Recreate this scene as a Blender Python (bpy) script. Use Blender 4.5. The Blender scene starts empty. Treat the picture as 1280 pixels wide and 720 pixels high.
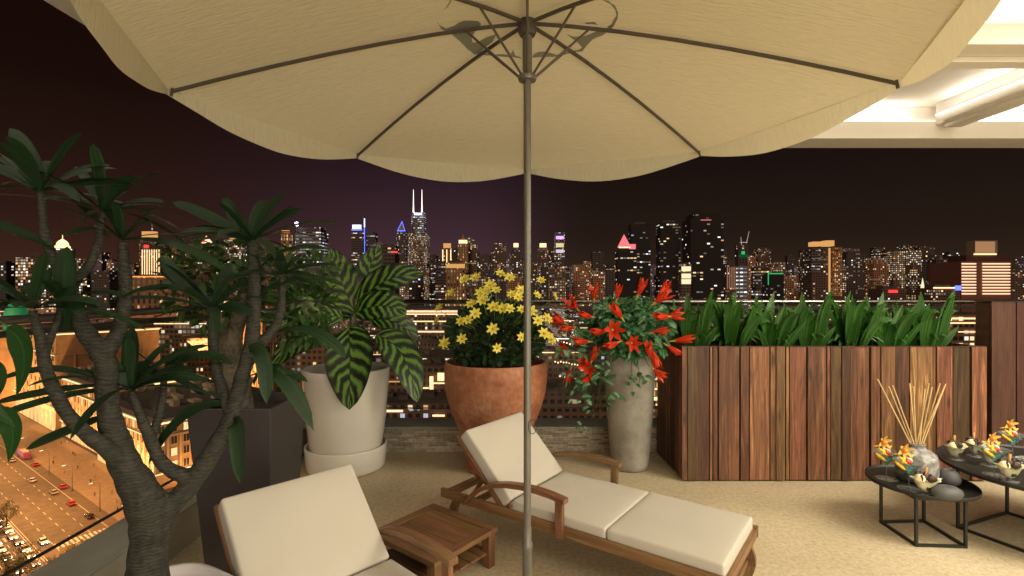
import bpy, bmesh, math, random
from mathutils import Vector, Matrix, noise
S = bpy.context.scene
COL = S.collection
R = math.radians
PI = math.pi

# ------------------------------------------------------------------ camera
EYE = 1.6
F = 640.0
cam_d = bpy.data.cameras.new('camera'); cam = bpy.data.objects.new('camera', cam_d); COL.objects.link(cam)
cam.location = (0, 0, EYE); cam.rotation_euler = (R(90), 0, 0)
cam_d.sensor_width = 36; cam_d.lens = 18.0; cam_d.clip_start = 0.05; cam_d.clip_end = 20000
S.camera = cam
S.render.resolution_x = 1024; S.render.resolution_y = 576
S.view_settings.view_transform = 'Standard'; S.view_settings.look = 'None'
S.view_settings.exposure = 0; S.view_settings.gamma = 1
S.cycles.max_bounces = 7; S.cycles.diffuse_bounces = 4; S.cycles.glossy_bounces = 4
S.cycles.transparent_max_bounces = 12; S.cycles.transmission_bounces = 6
S.cycles.caustics_reflective = False; S.cycles.caustics_refractive = False
S.cycles.sample_clamp_indirect = 4; S.cycles.sample_clamp_direct = 0
S.cycles.use_denoising = True
try: S.cycles.denoiser = 'OPENIMAGEDENOISE'
except Exception: pass

# ------------------------------------------------------------------ night sky glow
W = bpy.data.worlds.new('World'); S.world = W; W.use_nodes = True
nt = W.node_tree; nt.nodes.clear()
def N(tree, t, **kw):
    n = tree.nodes.new(t)
    for k, v in kw.items():
        if k.startswith('i_'): n.inputs[k[2:].replace('_', ' ')].default_value = v
        else: setattr(n, k, v)
    return n
def ramp(tree, pts, interp='LINEAR'):
    n = tree.nodes.new('ShaderNodeValToRGB'); cr = n.color_ramp; cr.interpolation = interp
    while len(cr.elements) < len(pts): cr.elements.new(0.5)
    for e, (p, c) in zip(cr.elements, pts):
        e.position = p; e.color = tuple(c) + (1,) if len(c) == 3 else c
    return n
out = N(nt, 'ShaderNodeOutputWorld'); bg = N(nt, 'ShaderNodeBackground')
geo = N(nt, 'ShaderNodeNewGeometry'); tc = N(nt, 'ShaderNodeTexCoord')
sep = N(nt, 'ShaderNodeSeparateXYZ'); nt.links.new(tc.outputs['Generated'], sep.inputs[0])
elev_h = ramp(nt, [(0.0, (.058,.030,.034)), (.10, (.040,.019,.025)), (.22, (.019,.0085,.0125)), (.45, (.0095,.0032,.0042)), (1, (.005,.0018,.0018))])
elev_r = ramp(nt, [(0.0, (.026,.0150,.0085)), (.10, (.0150,.0085,.0055)), (.22, (.0088,.0046,.0036)), (.5, (.0062,.0026,.0023)), (1, (.005,.002,.0018))])
elev_l = ramp(nt, [(0.0, (.045,.017,.010)), (.12, (.021,.0085,.006)), (.3, (.0085,.0032,.0020)), (.6, (.0042,.0010,.0010)), (1, (.004,.001,.001))])
ab = N(nt, 'ShaderNodeMath', operation='ABSOLUTE'); nt.links.new(sep.outputs['Z'], ab.inputs[0])
for r_ in (elev_h, elev_r, elev_l): nt.links.new(ab.outputs[0], r_.inputs[0])
mr = N(nt, 'ShaderNodeMapRange', interpolation_type='SMOOTHSTEP'); mr.inputs['From Min'].default_value = -.10; mr.inputs['From Max'].default_value = .16
ml = N(nt, 'ShaderNodeMapRange', interpolation_type='SMOOTHSTEP'); ml.inputs['From Min'].default_value = -.60; ml.inputs['From Max'].default_value = -.18
nt.links.new(sep.outputs['X'], mr.inputs[0]); nt.links.new(sep.outputs['X'], ml.inputs[0])
mx1 = N(nt, 'ShaderNodeMix', data_type='RGBA'); nt.links.new(mr.outputs[0], mx1.inputs[0]); nt.links.new(elev_h.outputs[0], mx1.inputs[6]); nt.links.new(elev_r.outputs[0], mx1.inputs[7])
mx2 = N(nt, 'ShaderNodeMix', data_type='RGBA'); nt.links.new(ml.outputs[0], mx2.inputs[0]); nt.links.new(elev_l.outputs[0], mx2.inputs[6]); nt.links.new(mx1.outputs[2], mx2.inputs[7])
nt.links.new(mx2.outputs[2], bg.inputs[0]); bg.inputs[1].default_value = 1.2
nt.links.new(bg.outputs[0], out.inputs[0])

def area_light(name, loc, size, power, color, target=None, rot=None, shadow=True):
    d = bpy.data.lights.new(name, 'AREA'); d.shape = 'RECTANGLE'; d.size, d.size_y = size
    d.energy = power; d.color = color
    o = bpy.data.objects.new(name, d); COL.objects.link(o); o.location = loc
    if target is not None:
        o.rotation_euler = (Vector(target) - Vector(loc)).to_track_quat('-Z', 'Y').to_euler()
    elif rot is not None: o.rotation_euler = rot
    return o
WARM = (1.0, .89, .68)
# added fills out of view, under the ceiling and behind the camera; then coves
area_light('ceiling_fill', (2.6, -.9, 2.93), (3.2, 1.2), 92, WARM, rot=(R(12), 0, 0))
area_light('ceiling_fill', (4.4, 1.9, 2.93), (2.2, 1.6), 215, WARM, rot=(0, R(10), 0))
area_light('rear_fill', (1.9, -3.3, 1.15), (4.6, 2.2), 178, WARM, target=(.9, 3, 1.45))  # added low fill that brightens the canopy underside and cushions
area_light('cove_lamp', (1.0, 4.815, 3.182), (5.5, .03), 12, (1, .94, .86), rot=(R(158), 0, 0))
area_light('cove_lamp', (6.3, 4.815, 3.182), (4.0, .03), 9, (1, .94, .86), rot=(R(158), 0, 0))
area_light('cove_lamp', (2.6, 2.985, 3.172), (9.0, .03), 24, (1, .94, .86), rot=(R(200), 0, 0))
area_light('cove_lamp', (2.6, 3.235, 3.172), (9.0, .03), 24, (1, .94, .86), rot=(R(160), 0, 0))
area_light('cove_lamp', (-1.95, 1.5, 3.172), (.03, 6.0), 14, (1, .94, .86), rot=(R(180), R(20), 0))
area_light('cove_lamp', (3.92, 4.0, 3.19), (.03, 1.2), 2.2, (1, .94, .86), rot=(R(180), R(-20), 0))

# ------------------------------------------------------------------ helpers
def px(x, y, Y):                      # a point of the photograph at distance Y
    return Vector(((x - 640) / F * Y, Y, EYE - (y - 360) / F * Y))
def gp(x, y, Z=0.0):                  # a point of the photograph at height Z
    Y = F * (EYE - Z) / (y - 360)
    return Vector(((x - 640) / F * Y, Y, Z))

class MB:
    def __init__(s): s.v = []; s.f = []; s.uv = []; s.m = []
    def quad(s, a, b, c, d, uv=None, m=0):
        n = len(s.v); s.v += [tuple(a), tuple(b), tuple(c), tuple(d)]; s.f.append((n, n+1, n+2, n+3))
        s.uv.append(uv or [(0,0),(1,0),(1,1),(0,1)]); s.m.append(m)
    def face(s, pts, uv=None, m=0):
        n = len(s.v); s.v += [tuple(p) for p in pts]; s.f.append(tuple(range(n, n+len(pts))))
        s.uv.append(uv or [(p[0], p[1]) for p in pts]); s.m.append(m)
    def box(s, x0, x1, y0, y1, z0, z1, mat=None, m=0, grain=True, skip=()):
        P = [Vector((x, y, z)) for z in (z0, z1) for y in (y0, y1) for x in (x0, x1)]
        d = (abs(x1-x0), abs(y1-y0), abs(z1-z0)); ax = d.index(max(d)) if grain else 2
        F_ = {'-z': (0,2,3,1), '+z': (4,5,7,6), '-y': (0,1,5,4), '+y': (3,2,6,7), '-x': (2,0,4,6), '+x': (1,3,7,5)}
        n = len(s.v)
        s.v += [tuple((mat @ p) if mat is not None else p) for p in P]
        for k, f in F_.items():
            if k in skip: continue
            s.f.append(tuple(n + i for i in f)); s.m.append(m)
            uv = []
            for i in f:
                p = P[i]; oth = [j for j in (0, 1, 2) if j != ax]
                if grain:
                    if k[1] == 'xyz'[ax]: uv.append((p[oth[0]], p[oth[1]]))
                    else:
                        j = [q for q in oth if 'xyz'[q] != k[1]][0]; uv.append((p[ax], p[j]))
                else:
                    if k[1] == 'z': uv.append((p.x, p.y))
                    elif k[1] == 'y': uv.append((p.x, p.z))
                    else: uv.append((p.y, p.z))
            s.uv.append(uv)
    def beam(s, a, b, w, h, up=(0,0,1), m=0):
        a = Vector(a); b = Vector(b); t = (b - a); L = t.length; t.normalize(); up = Vector(up)
        side = t.cross(up).normalized(); u = side.cross(t)
        M = Matrix((t, side, u)).transposed().to_4x4(); M.translation = a
        s.box(0, L, -w/2, w/2, -h/2, h/2, mat=M, m=m)
    def tube(s, pts, rad, n=8, m=0, cap=True, flat=None):
        pts = [Vector(p) for p in pts]
        if not hasattr(rad, '__len__'): rad = [rad] * len(pts)
        base = len(s.v); up = Vector((0, 0, 1)); L = 0
        t0 = (pts[1] - pts[0]).normalized()
        if abs(t0.dot(up)) > .95: up = Vector((0, 1, 0))
        sx = t0.cross(up).normalized(); Ls = []
        for i, p in enumerate(pts):
            if i == 0: t = pts[1] - pts[0]
            elif i == len(pts)-1: t = pts[-1] - pts[-2]
            else: t = (pts[i+1] - pts[i-1])
            t.normalize(); sx = (sx - t * sx.dot(t)).normalized(); sy = t.cross(sx)
            if i: L += (p - pts[i-1]).length
            Ls.append(L)
            for k in range(n):
                a = 2*PI*k/n; s.v.append(tuple(p + (sx*math.cos(a) + sy*math.sin(a)) * rad[i]))
        for i in range(len(pts)-1):
            for k in range(n):
                k2 = (k+1) % n
                s.f.append((base+i*n+k, base+i*n+k2, base+(i+1)*n+k2, base+(i+1)*n+k)); s.m.append(m)
                s.uv.append([(Ls[i], k/n), (Ls[i], (k+1)/n), (Ls[i+1], (k+1)/n), (Ls[i+1], k/n)])
        if cap:
            s.f.append(tuple(base+k for k in reversed(range(n)))); s.uv.append([(0,0)]*n); s.m.append(m)
            e = base+(len(pts)-1)*n; s.f.append(tuple(e+k for k in range(n))); s.uv.append([(0,0)]*n); s.m.append(m)
    def lathe(s, prof, c=(0,0,0), n=32, m=0, sq=None, rot=0):
        base = len(s.v); c = Vector(c); L = 0
        for i, (r, z) in enumerate(prof):
            for k in range(n):
                a = 2*PI*k/n + rot; ca, sa = math.cos(a), math.sin(a)
                if sq:
                    q = (abs(math.cos(a-rot))**sq + abs(math.sin(a-rot))**sq) ** (-1/sq)
                else: q = 1
                s.v.append((c.x + r*q*ca, c.y + r*q*sa, c.z + z))
        for i in range(len(prof)-1):
            for k in range(n):
                k2 = (k+1) % n
                s.f.append((base+i*n+k, base+i*n+k2, base+(i+1)*n+k2, base+(i+1)*n+k)); s.m.append(m)
                s.uv.append([(k/n, i), ((k+1)/n, i), ((k+1)/n, i+1), (k/n, i+1)])
        if prof[0][0] > 1e-4:
            s.f.append(tuple(base+k for k in reversed(range(n)))); s.uv.append([(0,0)]*n); s.m.append(m)
        if prof[-1][0] > 1e-4:
            e = base+(len(prof)-1)*n; s.f.append(tuple(e+k for k in range(n))); s.uv.append([(0,0)]*n); s.m.append(m)
    def leaf(s, p0, p1, p2, W, facing=(0,-1,.6), n=8, shape='lance', fold=.25, m=0, wave=0, nx=1):
        # bezier centre line, two halves folded along the midrib, across = nx quads per half
        p0, p1, p2 = Vector(p0), Vector(p1), Vector(p2); fc = Vector(facing).normalized(); base = len(s.v)
        K = 2*nx + 1
        for i in range(n+1):
            t = i/n
            p = p0*(1-t)**2 + p1*2*t*(1-t) + p2*t*t
            d = ((p1-p0)*(1-t) + (p2-p1)*t)
            if d.length < 1e-6: d = p2 - p0
            d.normalize(); sd = d.cross(fc)
            if sd.length < 1e-4: sd = d.orthogonal()
            sd.normalize(); nn = sd.cross(d)
            if shape == 'lance': w = (math.sin(PI*min(1, t**.72))) ** .85
            elif shape == 'strap': w = min(1, .38+1.5*t) * (max(0, 1-((t-.62)/.38)**2.4 if t > .62 else 1)) ** .6
            elif shape == 'oval': w = math.sin(PI*t**.85) ** .62
            elif shape == 'petal': w = math.sin(PI*min(1, t**.8)) ** .8
            else: w = math.sin(PI*t)
            w = max(w, .02) * W / 2
            for j in range(K):
                q = (j - nx) / nx
                wv = wave * math.sin(t*17 + q*3) * abs(q) * W
                s.v.append(tuple(p + sd*(w*q) + nn*(abs(q)*w*fold + wv)))
        for i in range(n):
            for j in range(K-1):
                a = base+i*K+j
                s.f.append((a, a+1, a+1+K, a+K)); s.m.append(m)
                u0, u1 = j/(K-1), (j+1)/(K-1)
                s.uv.append([(u0, i/n), (u1, i/n), (u1, (i+1)/n), (u0, (i+1)/n)])
    def mesh(s, name, off=None):
        me = bpy.data.meshes.new(name)
        v = s.v if off is None else [(x-off[0], y-off[1], z-off[2]) for x, y, z in s.v]
        me.from_pydata(v, [], s.f)
        ul = me.uv_layers.new(name='UVMap'); fl = [c for f in s.uv for uv in f for c in uv]
        ul.data.foreach_set('uv', fl)
        me.polygons.foreach_set('material_index', s.m)
        return me

def sub_offset(parent):
    return None
def obj(name, mb, mat, parent=None, smooth=False, bevel=0, seg=2, origin=None, label=None, subsurf=0, angle=None, world=False):
    """ONE mesh object. Local coordinates of its parent, unless world=True (then the parent's place is taken off)."""
    off = None
    if world and parent is not None:
        o_ = Vector((0,0,0)); q = parent
        while q is not None: o_ += q.location; q = q.parent
        off = o_
    if parent is None and origin is not None: off = Vector(origin)
    me = mb.mesh(name, off) if isinstance(mb, MB) else mb
    o = bpy.data.objects.new(name, me); COL.objects.link(o)
    if mat is not None:
        for m_ in (mat if isinstance(mat, (list, tuple)) else [mat]): me.materials.append(m_)
    if smooth: me.polygons.foreach_set('use_smooth', [True]*len(me.polygons))
    if angle: 
        me.polygons.foreach_set('use_smooth', [True]*len(me.polygons)); me.set_sharp_from_angle(angle=R(angle))
    if bevel:
        b = o.modifiers.new('bevel', 'BEVEL'); b.width = bevel; b.segments = seg; b.limit_method = 'ANGLE'; b.angle_limit = R(40)
        b.harden_normals = True; me.polygons.foreach_set('use_smooth', [True]*len(me.polygons))
    if subsurf:
        b = o.modifiers.new('sub', 'SUBSURF'); b.levels = b.render_levels = subsurf
    if origin is not None and parent is None: o.location = origin
    if parent is not None: o.parent = parent
    if label: o['label'] = label
    return o
def tag(o, label, cat, group=None):
    o['label'] = label; o['category'] = cat
    if group: o['group'] = group
    return o
def thing(name, label, cat, loc=(0,0,0), rotz=0, group=None):
    o = bpy.data.objects.new(name, None); COL.objects.link(o); o.location = loc; o.rotation_euler = (0,0,rotz); o.empty_display_size = .1
    return tag(o, label, cat, group)
def struct(name, mb, mat, **k):
    o = obj(name, mb, mat, **k); o['kind'] = 'structure'; return o
def copy_tree(o, parent=None, **props):
    c = o.copy(); COL.objects.link(c)
    if parent is not None: c.parent = parent
    for k, v in props.items(): c[k] = v
    for ch in [x for x in bpy.data.objects if x.parent == o]: copy_tree(ch, c)
    return c

# ------------------------------------------------------------------ materials
def newmat(name):
    m = bpy.data.materials.new(name); m.use_nodes = True; t = m.node_tree
    return m, t, t.nodes['Principled BSDF'], t.nodes['Material Output']
def simple(name, col, rough=.6, metal=0, noise_amt=.0, scale=8, bump=0, bscale=60, coat=0, coords='Object', emis=None, es=0, sub=0, spec=None):
    m, t, b, o = newmat(name)
    b.inputs['Base Color'].default_value = (*col, 1); b.inputs['Roughness'].default_value = rough; b.inputs['Metallic'].default_value = metal
    if coat: b.inputs['Coat Weight'].default_value = coat
    if spec is not None: b.inputs['Specular IOR Level'].default_value = spec
    tcn = N(t, 'ShaderNodeTexCoord')
    if noise_amt:
        nz = N(t, 'ShaderNodeTexNoise'); nz.inputs['Scale'].default_value = scale; nz.inputs['Detail'].default_value = 6
        t.links.new(tcn.outputs[coords], nz.inputs['Vector'])
        c1 = tuple(max(0, c*(1-noise_amt)) for c in col); c2 = tuple(min(1, c*(1+noise_amt)) for c in col)
        r = ramp(t, [(.3, c1), (.7, c2)]); t.links.new(nz.outputs[0], r.inputs[0]); t.links.new(r.outputs[0], b.inputs['Base Color'])
    if bump:
        nb = N(t, 'ShaderNodeTexNoise'); nb.inputs['Scale'].default_value = bscale; nb.inputs['Detail'].default_value = 4
        t.links.new(tcn.outputs[coords], nb.inputs['Vector'])
        bp = N(t, 'ShaderNodeBump'); bp.inputs['Strength'].default_value = bump; bp.inputs['Distance'].default_value = .01
        t.links.new(nb.outputs[0], bp.inputs['Height']); t.links.new(bp.outputs[0], b.inputs['Normal'])
    if emis:
        b.inputs['Emission Color'].default_value = (*emis, 1); b.inputs['Emission Strength'].default_value = es
    return m
def emit(name, col, st, sample=False):
    m, t, b, o = newmat(name); t.nodes.remove(b)
    e = N(t, 'ShaderNodeEmission'); e.inputs[0].default_value = (*col, 1); e.inputs[1].default_value = st
    t.links.new(e.outputs[0], o.inputs[0])
    if not sample: m.cycles.emission_sampling = 'NONE'
    return m
def wood(name, cols, rough=.5, gscale=1.0, island=True, bump=.25, knots=0, spread=1.0):
    m, t, b, o = newmat(name)
    uv = N(t, 'ShaderNodeUVMap'); g = N(t, 'ShaderNodeNewGeometry'); oi = N(t, 'ShaderNodeObjectInfo')
    ad = N(t, 'ShaderNodeMath', operation='ADD'); t.links.new(g.outputs['Random Per Island'], ad.inputs[0]); t.links.new(oi.outputs['Random'], ad.inputs[1])
    ml_ = N(t, 'ShaderNodeMath', operation='MULTIPLY'); ml_.inputs[1].default_value = 37.0; t.links.new(ad.outputs[0], ml_.inputs[0])
    cb = N(t, 'ShaderNodeCombineXYZ'); t.links.new(ml_.outputs[0], cb.inputs[2])
    vm = N(t, 'ShaderNodeVectorMath', operation='MULTIPLY'); vm.inputs[1].default_value = (2.2*gscale, 38*gscale, 1); t.links.new(uv.outputs[0], vm.inputs[0])
    va = N(t, 'ShaderNodeVectorMath', operation='ADD'); t.links.new(vm.outputs[0], va.inputs[0]); t.links.new(cb.outputs[0], va.inputs[1])
    nz = N(t, 'ShaderNodeTexNoise'); nz.inputs['Scale'].default_value = 1; nz.inputs['Detail'].default_value = 7; nz.inputs['Roughness'].default_value = .65; nz.inputs['Distortion'].default_value = 1.2
    t.links.new(va.outputs[0], nz.inputs['Vector'])
    n = len(cols)
    r = ramp(t, [(.28 + .44*i/(n-1), c) for i, c in enumerate(cols)]); t.links.new(nz.outputs[0], r.inputs[0])
    hs = N(t, 'ShaderNodeHueSaturation')
    mr_ = N(t, 'ShaderNodeMapRange'); mr_.inputs['To Min'].default_value = 1-.62*spread if spread > .5 else 1-.5*spread; mr_.inputs['To Max'].default_value = 1+.45*spread
    fr = N(t, 'ShaderNodeMath', operation='FRACT'); t.links.new(ml_.outputs[0], fr.inputs[0])
    t.links.new(fr.outputs[0], mr_.inputs[0]); t.links.new(mr_.outputs[0], hs.inputs['Value'])
    mh = N(t, 'ShaderNodeMapRange'); mh.inputs['To Min'].default_value = .485; mh.inputs['To Max'].default_value = .522
    fr2 = N(t, 'ShaderNodeMath', operation='FRACT'); m2 = N(t, 'ShaderNodeMath', operation='MULTIPLY'); m2.inputs[1].default_value = 3.7; t.links.new(ml_.outputs[0], m2.inputs[0]); t.links.new(m2.outputs[0], fr2.inputs[0])
    t.links.new(fr2.outputs[0], mh.inputs[0]); t.links.new(mh.outputs[0], hs.inputs['Hue'])
    t.links.new(r.outputs[0], hs.inputs['Color'])
    last = hs.outputs[0]
    if knots:
        vs = N(t, 'ShaderNodeVectorMath', operation='MULTIPLY'); vs.inputs[1].default_value = (2.6, 9, 1); t.links.new(uv.outputs[0], vs.inputs[0])
        va2 = N(t, 'ShaderNodeVectorMath', operation='ADD'); t.links.new(vs.outputs[0], va2.inputs[0]); t.links.new(cb.outputs[0], va2.inputs[1])
        vo = N(t, 'ShaderNodeTexVoronoi'); vo.inputs['Scale'].default_value = 1; t.links.new(va2.outputs[0], vo.inputs['Vector'])
        rk = ramp(t, [(.07, (1,1,1)), (.20, (0,0,0))]); t.links.new(vo.outputs[0], rk.inputs[0])
        mk = N(t, 'ShaderNodeMix', data_type='RGBA'); mk.inputs[7].default_value = (.035,.014,.007,1)
        mm = N(t, 'ShaderNodeMath', operation='MULTIPLY'); mm.inputs[1].default_value = knots; t.links.new(rk.outputs[0], mm.inputs[0])
        t.links.new(mm.outputs[0], mk.inputs[0]); t.links.new(last, mk.inputs[6]); last = mk.outputs[2]
    t.links.new(last, b.inputs['Base Color']); b.inputs['Roughness'].default_value = rough
    bp = N(t, 'ShaderNodeBump'); bp.inputs['Strength'].default_value = bump; bp.inputs['Distance'].default_value = .004
    t.links.new(nz.outputs[0], bp.inputs['Height']); t.links.new(bp.outputs[0], b.inputs['Normal'])
    return m
M = {}
M['teak'] = wood('teak', [(.085,.040,.018), (.18,.090,.042), (.29,.155,.078)], rough=.42, gscale=1.0, spread=.35, bump=.15)
M['reclaimed'] = wood('reclaimed_wood', [(.024,.0095,.006), (.092,.037,.017), (.185,.078,.034), (.36,.175,.078)], rough=.55, gscale=.8, spread=1.05, bump=.5, knots=.85)
M['dark_boards'] = wood('dark_boards', [(.030,.011,.008), (.065,.023,.015), (.10,.038,.024)], rough=.6, gscale=.8, spread=.35, bump=.4)
M['cream'] = simple('cushion_fabric', (.54,.51,.455), rough=.85, noise_amt=.03, scale=3, bump=.12, bscale=420)
M['white_paint'] = simple('ceiling_paint', (.80,.755,.68), rough=.8, noise_amt=.02, scale=2)
M['black_metal'] = simple('black_metal', (.010,.0095,.0095), rough=.5, metal=.0, noise_amt=.15, scale=20, bump=.03, bscale=300)
M['grey_metal'] = simple('umbrella_metal', (.16,.152,.135), rough=.42, metal=.35, noise_amt=.08, scale=9)
M['rib_metal'] = simple('umbrella_rib_metal', (.085,.072,.058), rough=.5, metal=.2)
M['steel'] = simple('brushed_steel', (.62,.60,.57), rough=.28, metal=1.0, noise_amt=.05, scale=30)
M['white_glaze'] = simple('white_glaze', (.70,.68,.63), rough=.2, noise_amt=.02, scale=4, coat=.25)
M['white_pot'] = simple('white_plastic', (.66,.66,.70), rough=.4)
M['dark_pot'] = simple('dark_planter', (.046,.043,.045), rough=.42, noise_amt=.12, scale=3)
M['soil'] = simple('potting_soil', (.028,.018,.012), rough=.95, noise_amt=.6, scale=60, bump=.8, bscale=90)
M['grey_stone'] = simple('grey_ceramic', (.075,.076,.082), rough=.6, noise_amt=.08, scale=30, bump=.05, bscale=200)
# ------------------------------------------------------------------ surface materials of the terrace
def floor_mat():
    m, t, b, o = newmat('terrace_stone')
    tcn = N(t, 'ShaderNodeTexCoord')
    n1 = N(t, 'ShaderNodeTexNoise'); n1.inputs['Scale'].default_value = 2.2; n1.inputs['Detail'].default_value = 3
    n2 = N(t, 'ShaderNodeTexNoise'); n2.inputs['Scale'].default_value = 34; n2.inputs['Detail'].default_value = 5; n2.inputs['Roughness'].default_value = .7
    v = N(t, 'ShaderNodeTexVoronoi'); v.inputs['Scale'].default_value = 55
    v2 = N(t, 'ShaderNodeTexVoronoi'); v2.inputs['Scale'].default_value = 24; v2.inputs['Randomness'].default_value = 1
    for q in (n1, n2, v, v2): t.links.new(tcn.outputs['Object'], q.inputs['Vector'])
    r1 = ramp(t, [(.3, (.42,.345,.22)), (.5, (.56,.475,.325)), (.68, (.66,.575,.41))]); t.links.new(n2.outputs[0], r1.inputs[0])
    r2 = ramp(t, [(.09, (1,1,1)), (.2, (0,0,0))]); t.links.new(v.outputs[0], r2.inputs[0])
    r3 = ramp(t, [(.07, (1,1,1)), (.15, (0,0,0))]); t.links.new(v2.outputs[0], r3.inputs[0])
    a = N(t, 'ShaderNodeMix', data_type='RGBA'); a.inputs[7].default_value = (.26,.18,.10,1)
    k = N(t, 'ShaderNodeMath', operation='MULTIPLY'); k.inputs[1].default_value = .8; t.links.new(r2.outputs[0], k.inputs[0])
    t.links.new(k.outputs[0], a.inputs[0]); t.links.new(r1.outputs[0], a.inputs[6])
    c = N(t, 'ShaderNodeMix', data_type='RGBA'); c.inputs[7].default_value = (.63,.56,.44,1)
    t.links.new(r3.outputs[0], c.inputs[0]); t.links.new(a.outputs[2], c.inputs[6])
    d = N(t, 'ShaderNodeMix', data_type='RGBA', blend_type='MULTIPLY'); d.inputs[0].default_value = .5
    r4 = ramp(t, [(.3, (.72,.70,.66)), (.7, (1,1,1))]); t.links.new(n1.outputs[0], r4.inputs[0])
    t.links.new(c.outputs[2], d.inputs[6]); t.links.new(r4.outputs[0], d.inputs[7])
    t.links.new(d.outputs[2], b.inputs['Base Color']); b.inputs['Roughness'].default_value = .62
    bp = N(t, 'ShaderNodeBump'); bp.inputs['Strength'].default_value = .15; bp.inputs['Distance'].default_value = .003
    t.links.new(n2.outputs[0], bp.inputs['Height']); t.links.new(bp.outputs[0], b.inputs['Normal'])
    return m
def mosaic_mat():
    m, t, b, o = newmat('strip_mosaic')
    uv = N(t, 'ShaderNodeUVMap'); br = N(t, 'ShaderNodeTexBrick')
    br.inputs['Scale'].default_value = 1; br.inputs['Brick Width'].default_value = .15; br.inputs['Row Height'].default_value = .0185
    br.inputs['Mortar Size'].default_value = .0011; br.inputs['Mortar Smooth'].default_value = .4; br.offset = .37; br.squash = .6; br.squash_frequency = 3; br.inputs['Bias'].default_value = -.1
    br.inputs['Color1'].default_value = (.52,.46,.37,1); br.inputs['Color2'].default_value = (.20,.17,.135,1); br.inputs['Mortar'].default_value = (.13,.115,.095,1)
    nz = N(t, 'ShaderNodeTexNoise'); nz.inputs['Scale'].default_value = 30; t.links.new(uv.outputs[0], nz.inputs['Vector'])
    t.links.new(uv.outputs[0], br.inputs['Vector'])
    mm = N(t, 'ShaderNodeMix', data_type='RGBA', blend_type='OVERLAY'); mm.inputs[0].default_value = .5
    t.links.new(br.outputs[0], mm.inputs[6]); t.links.new(nz.outputs[0], mm.inputs[7]); t.links.new(mm.outputs[2], b.inputs['Base Color'])
    b.inputs['Roughness'].default_value = .7
    bp = N(t, 'ShaderNodeBump'); bp.inputs['Strength'].default_value = .5; bp.inputs['Distance'].default_value = .004
    t.links.new(br.outputs[0], bp.inputs['Height']); t.links.new(bp.outputs[0], b.inputs['Normal'])
    return m
def canopy_mat():
    m, t, b, o = newmat('canopy_cloth')
    uv = N(t, 'ShaderNodeUVMap')
    vm = N(t, 'ShaderNodeVectorMath', operation='MULTIPLY'); vm.inputs[1].default_value = (15, 95, 1); t.links.new(uv.outputs[0], vm.inputs[0])
    nz = N(t, 'ShaderNodeTexNoise'); nz.inputs['Scale'].default_value = 1; nz.inputs['Detail'].default_value = 3; nz.inputs['Distortion'].default_value = .6
    t.links.new(vm.outputs[0], nz.inputs['Vector'])
    r = ramp(t, [(.25, (.57,.545,.42)), (.75, (.66,.635,.495))]); t.links.new(nz.outputs[0], r.inputs[0])
    t.links.new(r.outputs[0], b.inputs['Base Color']); b.inputs['Roughness'].default_value = .9
    bp = N(t, 'ShaderNodeBump'); bp.inputs['Strength'].default_value = .9; bp.inputs['Distance'].default_value = .0085
    t.links.new(nz.outputs[0], bp.inputs['Height']); t.links.new(bp.outputs[0], b.inputs['Normal'])
    tr = N(t, 'ShaderNodeBsdfTranslucent'); tr.inputs[0].default_value = (.72,.62,.42,1)
    mx = N(t, 'ShaderNodeMixShader'); mx.inputs[0].default_value = .34
    t.links.new(b.outputs[0], mx.inputs[1]); t.links.new(tr.outputs[0], mx.inputs[2]); t.links.new(mx.outputs[0], o.inputs[0])
    return m
def glass_mat(name, tint=(.96,.98,.98), refl=1.0, haze=0.0):
    m, t, b, o = newmat(name); t.nodes.remove(b)
    tr = N(t, 'ShaderNodeBsdfTransparent'); tr.inputs[0].default_value = (*tint, 1)
    gl = N(t, 'ShaderNodeBsdfGlossy'); gl.inputs['Roughness'].default_value = .02
    df = N(t, 'ShaderNodeBsdfDiffuse'); df.inputs[0].default_value = (.35,.36,.36,1); md = N(t, 'ShaderNodeMixShader'); md.inputs[0].default_value = haze; t.links.new(tr.outputs[0], md.inputs[1]); t.links.new(df.outputs[0], md.inputs[2])
    fr = N(t, 'ShaderNodeLayerWeight'); pw = N(t, 'ShaderNodeMath', operation='POWER'); pw.inputs[1].default_value = 4; t.links.new(fr.outputs['Facing'], pw.inputs[0])
    ml_ = N(t, 'ShaderNodeMath', operation='MULTIPLY_ADD'); ml_.inputs[1].default_value = refl*.5; ml_.inputs[2].default_value = .03*refl; t.links.new(pw.outputs[0], ml_.inputs[0])
    mx = N(t, 'ShaderNodeMixShader'); t.links.new(ml_.outputs[0], mx.inputs[0]); t.links.new(md.outputs[0], mx.inputs[1]); t.links.new(gl.outputs[0], mx.inputs[2])
    t.links.new(mx.outputs[0], o.inputs[0]); return m
M['floor'] = floor_mat(); M['mosaic'] = mosaic_mat(); M['canopy'] = canopy_mat()
M['rail_glass'] = glass_mat('rail_glass', (.94,.965,.955), .55)
M['thin_glass'] = glass_mat('drinking_glass', (.88,.89,.88), 1.6, .26)
M['kerb_top'] = simple('kerb_stone', (.30,.31,.27), rough=.55, noise_amt=.12, scale=5)
M['kerb_face'] = simple('kerb_render', (.42,.40,.34), rough=.7, noise_amt=.08, scale=4)
M['led'] = emit('cove_led', (1, .90, .72), 3.2)
M['dark_channel'] = simple('dark_channel', (.02,.02,.02), rough=.4)

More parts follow.
